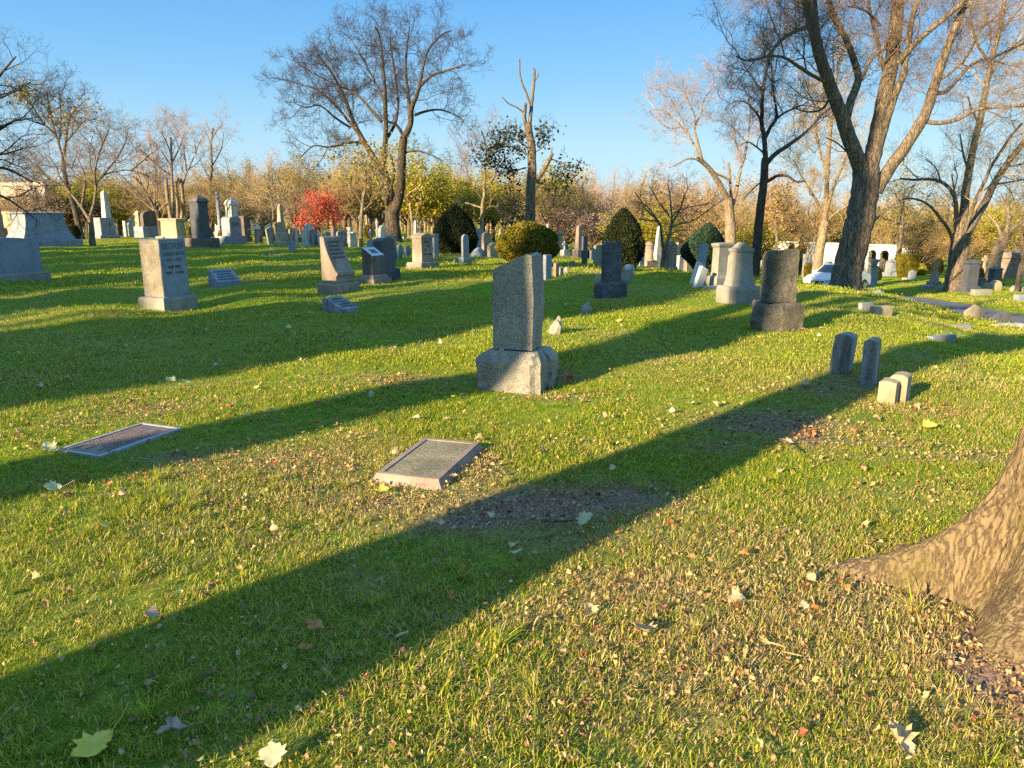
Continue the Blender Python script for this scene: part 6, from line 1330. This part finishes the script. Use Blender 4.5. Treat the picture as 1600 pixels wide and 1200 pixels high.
    zone(-140, 60, ['pink', 'tan', 'pink'], 285, 310, 66, 95, 42); zone(115, 210, ['tan', 'orange', 'pink', 'yellow'], 275, 305, 62, 95, 30); zone(200, 350, ['tan', 'tan', 'olive', 'pink'], 262, 300, 62, 90, 27)
    zone(335, 480, ['olive', 'tan', 'tan'], 236, 258, 66, 85, 30); zone(335, 480, ['tan', 'olive', 'pink'], 285, 310, 55, 65, 42); zone(470, 620, ['olive', 'tan', 'tan', 'olive'], 240, 262, 64, 90, 27); zone(520, 700, ['olive', 'tan', 'pink', 'yellow'], 262, 290, 56, 70, 36)
    zone(620, 760, ['olive', 'pink', 'tan', 'tan'], 245, 268, 68, 92, 27); zone(690, 830, ['tan', 'yellow', 'tan'], 262, 300, 58, 75, 32); zone(760, 880, ['tan', 'yellow', 'olive'], 262, 290, 66, 90, 28); zone(850, 1010, ['tan', 'pink', 'tan'], 262, 278, 95, 120, 22)
    zone(845, 905, ['yellow', 'olive'], 285, 305, 60, 75, 26); zone(890, 985, ['rosy'], 300, 318, 52, 66, 30); zone(985, 1150, ['orange', 'orange', 'tan', 'olive'], 272, 300, 62, 90, 24); zone(1150, 1310, ['orange', 'tan', 'olive', 'yellow'], 282, 310, 88, 110, 25)
    zone(1300, 1520, ['tan', 'olive', 'orange', 'pink'], 305, 332, 85, 110, 24); zone(1500, 1760, ['yellow', 'orange', 'tan', 'yellow'], 318, 345, 60, 95, 26); zone(1440, 1500, ['orange'], 350, 362, 62, 70, 25)
    spec += [(140, 'yellow', 275, 66), (190, 'yellow', 300, 68), (120, 'dark', 312, 56), (1540, 'yellow', 332, 66), (1255, 'orange', 350, 66), (1185, 'yellow', 352, 62), (1425, 'dark', 330, 82), (1395, 'olive', 300, 78), (1470, 'olive', 305, 80), (1010, 'yellow', 330, 50), (865, 'olive', 268, 56), (250, 'pink', 205, 62), (470, 'pink', 268, 84),
             (1100, 'orange', 292, 55), (1020, 'orange', 280, 58), (1060, 'rosy', 290, 62), (580, 'olive', 250, 60), (640, 'yellow', 262, 60), (540, 'tan', 262, 58), (500, 'olive', 282, 64), (240, 'tan', 300, 66), (-20, 'pink', 250, 70), (30, 'tan', 285, 70), (12, 'orange', 330, 60), (95, 'rosy', 325, 56)]
    for px, kd, top, d in spec:
        pr = rng.choice(PR[kd]); g = ground(px, 380, d); zc = g.y * math.cos(PITCH); t = at(px, top, g.y); h = max(t.z - g.z, 3); sc = h / pr['h']; sw = min(max(sc, .75), 1.5)
        if not pr['used']: o = pr['root']; pr['used'] = True
        else:
            o = pr['root'].copy(); COL.objects.link(o)
            for q in pr['parts']: c = q.copy(); COL.objects.link(c); c.parent = o
        o.location = g; o.rotation_euler = (0, 0, rng.uniform(0, 6.283)); o.scale = (sw * rng.uniform(.9, 1.1), sw * rng.uniform(.9, 1.1), sc)
        tag(o, far_label(DESC[kd], px), 'tree', 'trees of the far treeline')
    # distant wood that reads as one mass
    rs = np.random.RandomState(77); tb = Tubes(); n = 1500; a = np.radians(rs.uniform(-52, 52, n)); r = rs.uniform(135, 190, n)
    for k in range(n):
        x, y = r[k] * math.sin(a[k]), r[k] * math.cos(a[k]); z = float(hbase(x, y)); h = rs.uniform(5.5, 9.5)
        tb.add([Vector((x, y, z - 1)), Vector((x + rs.normal(0, .3), y, z + h * .5)), Vector((x + rs.normal(0, .8), y, z + h))], [.16, .1, .03], 4)
        for q in range(16):
            b = rs.uniform(.3, .95) * h; e = rs.normal(0, 1.5, 2); tb.add([Vector((x, y, z + b)), Vector((x + e[0] * .6, y + e[1] * .6, z + b + .9)), Vector((x + e[0], y + e[1], z + b + 2))], [.06, .035, .02], 3)
    N = 45000; a = np.radians(rs.uniform(-52, 52, N)); r = rs.uniform(135, 190, N); x, y = r * np.sin(a), r * np.cos(a); zb = hbase(x, y); hh = 3.5 + 3 * vnoise(x, y, 9, 5); C = np.column_stack([x, y, zb + hh * rs.rand(N) ** .8])
    o = link_mesh('distant_wood', tb.mesh('distant_wood'), M['tw_tan']); tag(o, 'distant leafless wood closing the view', 'wood', kind='stuff')
    o = link_mesh('distant_foliage', leaf_quads('distant_foliage', C, .42, rs), M['lf_tan']); tag(o, 'distant autumn foliage closing the view', 'foliage', kind='stuff')

# ---------------------------------------------------------------- shrubs
def shrub(name, px, yb, yt, wpx, mat, label, prof, d=None, n=16000, size=.05, tilt=(0, 0), core=.86, depth=1.0, box_=False, lump=.10):
    g, h, w, t, mpp = dims(px, yb, yt, wpx, wpx, 0, d); w = wpx * mpp; o = empty(name, g, 0, tilt); tag(o, label, 'shrub'); BLOCKED.append((g.x, g.y, w * .3)); rs = np.random.RandomState(int(px)); zs = np.array([p[0] for p in prof]); rr_ = np.array([p[1] for p in prof])
    def rad(f, a):
        r = np.interp(f, zs, rr_) * w / 2
        if box_: r = r / np.maximum(np.abs(np.cos(a)), np.abs(np.sin(a))) * .92
        return r * (1 + lump * np.sin(3 * a + 5 * f) * np.sin(7 * f + a) + lump * .6 * np.sin(7 * a + 9 * f))
    f = rs.uniform(zs[0], 1, n * 2); a = rs.uniform(0, 6.283, n * 2); keep = rs.rand(n * 2) < (.25 + .75 * np.interp(f, zs, rr_)); f, a = f[keep][:n], a[keep][:n]; m = len(f)
    r = rad(f, a) * (1 - np.abs(rs.normal(0, .07, m))); C = np.column_stack([r * np.cos(a), r * np.sin(a) * depth, f * h + rs.normal(0, .01, m)]) + rs.normal(0, .012, (m, 3))
    link_mesh('foliage', leaf_quads('foliage', C, size, rs), M[mat], o)
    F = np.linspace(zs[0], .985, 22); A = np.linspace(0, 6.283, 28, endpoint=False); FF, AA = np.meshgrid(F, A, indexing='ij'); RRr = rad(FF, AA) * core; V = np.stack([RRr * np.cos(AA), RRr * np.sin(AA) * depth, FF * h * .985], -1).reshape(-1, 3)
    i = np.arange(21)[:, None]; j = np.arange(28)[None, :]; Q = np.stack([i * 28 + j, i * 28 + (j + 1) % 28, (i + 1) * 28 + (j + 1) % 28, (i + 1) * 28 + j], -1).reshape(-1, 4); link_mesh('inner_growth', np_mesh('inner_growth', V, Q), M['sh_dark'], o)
    tb = Tubes(); rng = random.Random(int(px))
    for k in range(5):
        q = rng.uniform(0, 6.28); tb.add([Vector((0, 0, -.1)), Vector((math.cos(q) * w * .08, math.sin(q) * w * .08, h * .15)), Vector((math.cos(q) * w * .2, math.sin(q) * w * .2, h * .4))], [.04, .03, .02], 6)
    link_mesh('stem', tb.mesh('stem'), M['barkdark'], o)
def shrubs():
    cone = [(.0, .62), (.12, .82), (.3, 1.0), (.5, .95), (.68, .74), (.84, .45), (.95, .2), (1, .05)]
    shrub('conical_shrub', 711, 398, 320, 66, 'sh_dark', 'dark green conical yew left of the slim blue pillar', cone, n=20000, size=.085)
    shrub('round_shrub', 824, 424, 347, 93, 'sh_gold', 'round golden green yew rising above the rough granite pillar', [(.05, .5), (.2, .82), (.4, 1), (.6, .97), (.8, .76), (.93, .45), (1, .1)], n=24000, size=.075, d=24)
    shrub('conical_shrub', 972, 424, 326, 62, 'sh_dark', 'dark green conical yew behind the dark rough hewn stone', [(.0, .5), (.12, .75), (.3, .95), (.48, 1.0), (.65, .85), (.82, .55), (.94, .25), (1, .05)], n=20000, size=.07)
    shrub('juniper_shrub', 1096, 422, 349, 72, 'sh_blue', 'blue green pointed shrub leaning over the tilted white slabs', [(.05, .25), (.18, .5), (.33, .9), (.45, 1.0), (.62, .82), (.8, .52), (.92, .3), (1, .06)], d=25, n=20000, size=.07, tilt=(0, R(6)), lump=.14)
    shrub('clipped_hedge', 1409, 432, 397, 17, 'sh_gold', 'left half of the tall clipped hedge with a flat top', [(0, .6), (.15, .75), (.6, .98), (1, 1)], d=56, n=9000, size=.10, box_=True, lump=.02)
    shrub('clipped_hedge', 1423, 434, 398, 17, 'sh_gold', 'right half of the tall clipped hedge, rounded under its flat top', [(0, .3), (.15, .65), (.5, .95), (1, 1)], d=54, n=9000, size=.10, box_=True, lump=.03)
    for px, yb, yt, w, mat, lab, dd in ((1371, 433, 418, 11, 'sh_dark', 'small black green clipped bush by the pedestal urn', 50), (1438, 428, 413, 16, 'lf_yellow', 'low yellowish bush right of the clipped hedge', 60), (1450, 428, 414, 12, 'sh_dark', 'dark low bush beyond the yellowish bush', 64),
                                     (1528, 436, 418, 15, 'lf_orange', 'rusty clipped bush behind the tall dark blue monument', 44), (1567, 434, 414, 15, 'lf_olive', 'olive clipped bush under the stout leaning trunk', 52), (1262, 422, 411, 12, 'sh_gold', 'small clipped bush left of the car', 58),
                                     (298, 371, 355, 8, 'lf_olive', 'small round bush beside the tall dark monument', 44), (347, 373, 360, 10, 'lf_orange', 'reddish little bush left of the pale blue stone', 42), (897, 404, 389, 8, 'lf_olive', 'olive bush left of the pink obelisk', 40), (922, 402, 392, 9, 'lf_olive', 'low olive bush right of the dark tall slab', 40),
                                     (1234, 422, 380, 12, 'lf_orange', 'orange leaved bush against the white wall', 66), (1249, 422, 378, 13, 'lf_orange', 'taller orange leaved bush against the white wall', 66), (575, 378, 352, 10, 'lf_olive', 'brownish bush behind the straight tan trunk', 50), (1466, 420, 404, 14, 'sh_dark', 'dark bush behind the statue topped monument', 60), (118, 372, 352, 14, 'sh_dark', 'dark bush between the polished stone and the forked trunk', 44)):
        shrub('bush', px, yb, yt, w, mat, lab, [(0, .6), (.2, .9), (.5, 1), (.8, .85), (1, .35)], d=dd, n=2500, size=.12 if mat[0] == 'l' else .1)

# ---------------------------------------------------------------- buildings and car
def arcade():
    A = at(1180, 425, 84); B = at(1352, 425, 73); C_ = at(1441, 425, 69); zt = -1.25
    def wall(p, q, name, label, arches, wins=()):
        dv = Vector((q.x - p.x, q.y - p.y, 0)); L = dv.length; yaw = math.atan2(dv.y, dv.x); c = (p + q) / 2; zb = min(H(p.x, p.y), H(q.x, q.y)) - .2; o = empty(name, (c.x, c.y, zb), yaw); tag(o, label, 'building'); Hh = zt - zb
        edges = sorted(arches); x = -L / 2; bm = bmesh.new()
        for x0, x1, sp in edges:
            if x0 > x + .01: box(x0 - x, .5, 0, Hh - .22, bm, ((x + x0) / 2, 0))
            r = (x1 - x0) / 2; top = Hh - .22; ol = [(x1, top), (x0, top)] + [((x0 + x1) / 2 - r * math.cos(R(t)), sp + r * math.sin(R(t))) for t in range(0, 181, 15)]
            prism(ol[::-1], .5, bm); x = x1
        box(L / 2 - x, .5, 0, Hh - .22, bm, ((x + L / 2) / 2, 0)); bm_obj('wall', bm, M['white'], o)
        bm_obj('cornice', loft([(L / 2 + .1, .34, Hh - .22), (L / 2 + .2, .45, Hh - .12), (L / 2 + .2, .45, Hh)]), M['white'], o)
        bk = bm_obj('back_wall', box(L, .2, 0, Hh - .24), M['shade'], o); bk.location = (0, 2.6, 0)
        bm = box(L, 2.6, Hh - .4, Hh - .224); r_ = bm_obj('roof', bm, M['white'], o); r_.location = (0, 1.5, 0)
        for x0, x1, sp in edges:
            f = bm_obj('doorway', box((x1 - x0) * .5, .06, 0, sp * 1.0), M['glassdark'], o); f.location = ((x0 + x1) / 2, 2.45, 0)
    L1 = (B - A).length
    wall(A, B, 'columbarium', 'long low white wall building partly hidden by the huge forked tree', [(-L1 / 2 + 1.0 + 1.9 * k, -L1 / 2 + 2.1 + 1.9 * k, 1.6) for k in (0, 6)])
    L2 = (C_ - B).length; s = L2 / 89.0
    wall(B, C_, 'mausoleum_arcade', 'white arcade with round arches behind the clipped hedge', [(-L2 / 2 + 4 * s, -L2 / 2 + 17 * s, 2.05), (-L2 / 2 + 23 * s, -L2 / 2 + 37 * s, 2.05)])
def block_house(px0, px1, d, ytop, mat, label, floors, cols, roof=False):
    p, q = at(px0, 360, d), at(px1, 360, d * 1.06); dv = Vector((q.x - p.x, q.y - p.y, 0)); L = dv.length; c = (p + q) / 2; zb = H(c.x, c.y) - .5; Hh = at((px0 + px1) / 2, ytop, c.y).z - zb; o = empty('house', (c.x, c.y, zb), math.atan2(dv.y, dv.x)); tag(o, label, 'building')
    DP = 3 if d < 60 else 8
    bm_obj('wall', box(L, DP, 0, Hh), M[mat], o)
    if roof: bm_obj('roof', loft([(L / 2 + .4, 4.4, Hh), (L / 2 + .4, 4.4, Hh + .2), (L / 2 - 1.5, .3, Hh + 2.4)]), M['brown'], o)
    else: bm_obj('parapet', loft([(L / 2 + .15, DP / 2 + .15, Hh), (L / 2 + .15, DP / 2 + .15, Hh + .35)]), M[mat], o)
    for i in range(floors):
        for j in range(cols):
            w = bm_obj('window', box(1.0, .1, 0, 1.4), M['paleplate'], o); w.location = (-L / 2 + L * (j + .5) / cols, -DP / 2 - .02, 1.2 + i * (Hh - 1.5) / floors); g = bm_obj('pane', box(.8, .04, .1, 1.3), M['glassdark'], w); g.location = (0, -.06, 0)
def car():
    P = ground(1308, 440, 40); o = empty('parked_car', (P.x, P.y, H(P.x, P.y)), R(0)); tag(o, 'white car parked on the road behind the huge forked trunk', 'car'); hd = Vector((-.78, -.62, 0)); o.rotation_euler = (0, 0, math.atan2(hd.y, hd.x))
    L, W = 4.1, 1.72; prof = [(-2.05, .35), (-2.03, .75), (-1.9, .92), (-1.35, 1.0), (-.75, 1.40), (-.2, 1.47), (.35, 1.42), (.95, 1.02), (1.6, .90), (1.98, .74), (2.05, .5), (2.03, .30), (-1.98, .28)]
    bm = bmesh.new(); rows_ = []
    for f in (-1, -.92, -.5, 0, .5, .92, 1):
        rows_.append([bm.verts.new((x * (1 - .03 * abs(f) ** 4), f * W / 2 * (1 if z < .95 else 1 - (z - .95) * .36), z - (.03 * abs(f) ** 4 if z > .9 else 0))) for x, z in prof])
    bm.faces.new(rows_[0]); bm.faces.new(rows_[-1][::-1]); n = len(prof)
    for a, b in zip(rows_, rows_[1:]):
        for i in range(n): j = (i + 1) % n; bm.faces.new((a[j], a[i], b[i], b[j]))
    bmesh.ops.recalc_face_normals(bm, faces=bm.faces[:]); bm_obj('body', bm, M['carpaint'], o, False, .02)
    def quad(name, pts, mat, par=o, th=.012):
        bm = bmesh.new(); vs = [bm.verts.new(p) for p in pts]; f = bm.faces.new(vs); r = bmesh.ops.extrude_face_region(bm, geom=[f]); bm.normal_update(); nn = f.normal.copy()
        bmesh.ops.translate(bm, verts=[v for v in r['geom'] if isinstance(v, bmesh.types.BMVert)], vec=-nn * th); bmesh.ops.recalc_face_normals(bm, faces=bm.faces[:]); return bm_obj(name, bm, M[mat], par)
    quad('windscreen', [(.93, -.70, 1.05), (.93, .70, 1.05), (.40, .60, 1.40), (.40, -.60, 1.40)], 'glass', th=-.015); quad('rear_window', [(-1.30, .68, 1.03), (-1.30, -.68, 1.03), (-.80, -.58, 1.37), (-.80, .58, 1.37)], 'glass', th=-.015)
    for s in (-1, 1):
        y0, y1 = s * (W / 2 + .004), s * (W / 2 * .87 + .012)
        quad('side_window', [(.72, y0 * .985, 1.02), (.05, y0 * .985, 1.02), (.02, y1, 1.36), (.34, y1, 1.36)], 'glass', th=-.01 * s); quad('side_window', [(-.03, y0 * .985, 1.02), (-.85, y0 * .985, 1.02), (-.66, y1, 1.33), (-.06, y1, 1.36)], 'glass', th=-.01 * s)
        m_ = bm_obj('wing_mirror', loft([(.09, .09, .98), (.10, .10, 1.10)]), M['carpaint'], o); m_.location = (.68, s * (W / 2 + .1), 0)
        h_ = bm_obj('headlight', loft([(.05, .18, .62), (.07, .2, .76)]), M['lampglass'], o, False, .01); h_.location = (1.98, s * .62, 0); t_ = bm_obj('tail_light', loft([(.04, .14, .68), (.04, .14, .85)]), M['tail'], o); t_.location = (-2.0, s * .66, 0)
        for x in (-1.27, 1.27):
            bm = bmesh.new(); bmesh.ops.create_cone(bm, cap_ends=True, segments=24, radius1=.31, radius2=.31, depth=.2, matrix=Matrix.Rotation(R(90), 4, 'X')); w = bm_obj('wheel', bm, M['tyre'], o, False, .02); w.location = (x, s * (W / 2 - .06), .31)
            bm = bmesh.new(); bmesh.ops.create_cone(bm, cap_ends=True, segments=16, radius1=.19, radius2=.17, depth=.03, matrix=Matrix.Rotation(R(90), 4, 'X')); r_ = bm_obj('rim', bm, M['chrome'], w); r_.location = (0, s * .11, 0)
    gl = bm_obj('grille', box(.05, .7, .5, .66), M['glassdark'], o); gl.location = (2.04, 0, 0); pl = bm_obj('bumper', box(.1, 1.5, .3, .44), M['letters'], o, False, .01); pl.location = (2.03, 0, 0)

def sticks():
    rng = random.Random(2)
    for px, py, px2, py2, r, lab in ((840, 833, 905, 832, .009, 'thin stick lying along the lower edge of the soil patch'), (1220, 700, 1247, 718, .008, 'short stick on the worn ground below the soil patch'), (1195, 1018, 1250, 1042, .004, 'pale dry stalk among the sunlit grass'), (1120, 662, 1140, 664, .006, 'short twig at the left of the soil patch')):
        a, b = ground(px, py), ground(px2, py2); tb = Tubes(); n = 6; P = [a.lerp(b, k / (n - 1)) - a + Vector((rng.gauss(0, .01), rng.gauss(0, .01), .045)) for k in range(n)]; tb.add(P, [r * (1 - .1 * k) for k in range(n)], 6)
        o = link_mesh('stick', tb.mesh('stick'), M['bark' if r > .005 else 'tw_tan']); o.location = a; tag(o, lab, 'stick')

near_tree(); shadow_trees(); hero_trees(); shrubs(); far_trees(); arcade()
block_house(38, 112, 74, 292, 'stucco', 'tall cream building behind the trees on the left', 3, 6); block_house(-40, 38, 120, 330, 'stucco', 'lower cream building at the far left edge', 1, 5)
block_house(355, 400, 118, 338, 'stucco', 'low pale building glimpsed behind the white peaked pedestal', 1, 3, True)
block_house(1606, 1650, 50, 402, 'pink', 'brown stone tomb house at the right edge', 1, 1)
car(); sticks(); make_grass(); make_litter(); make_leaves()
print('objects', len(bpy.data.objects))
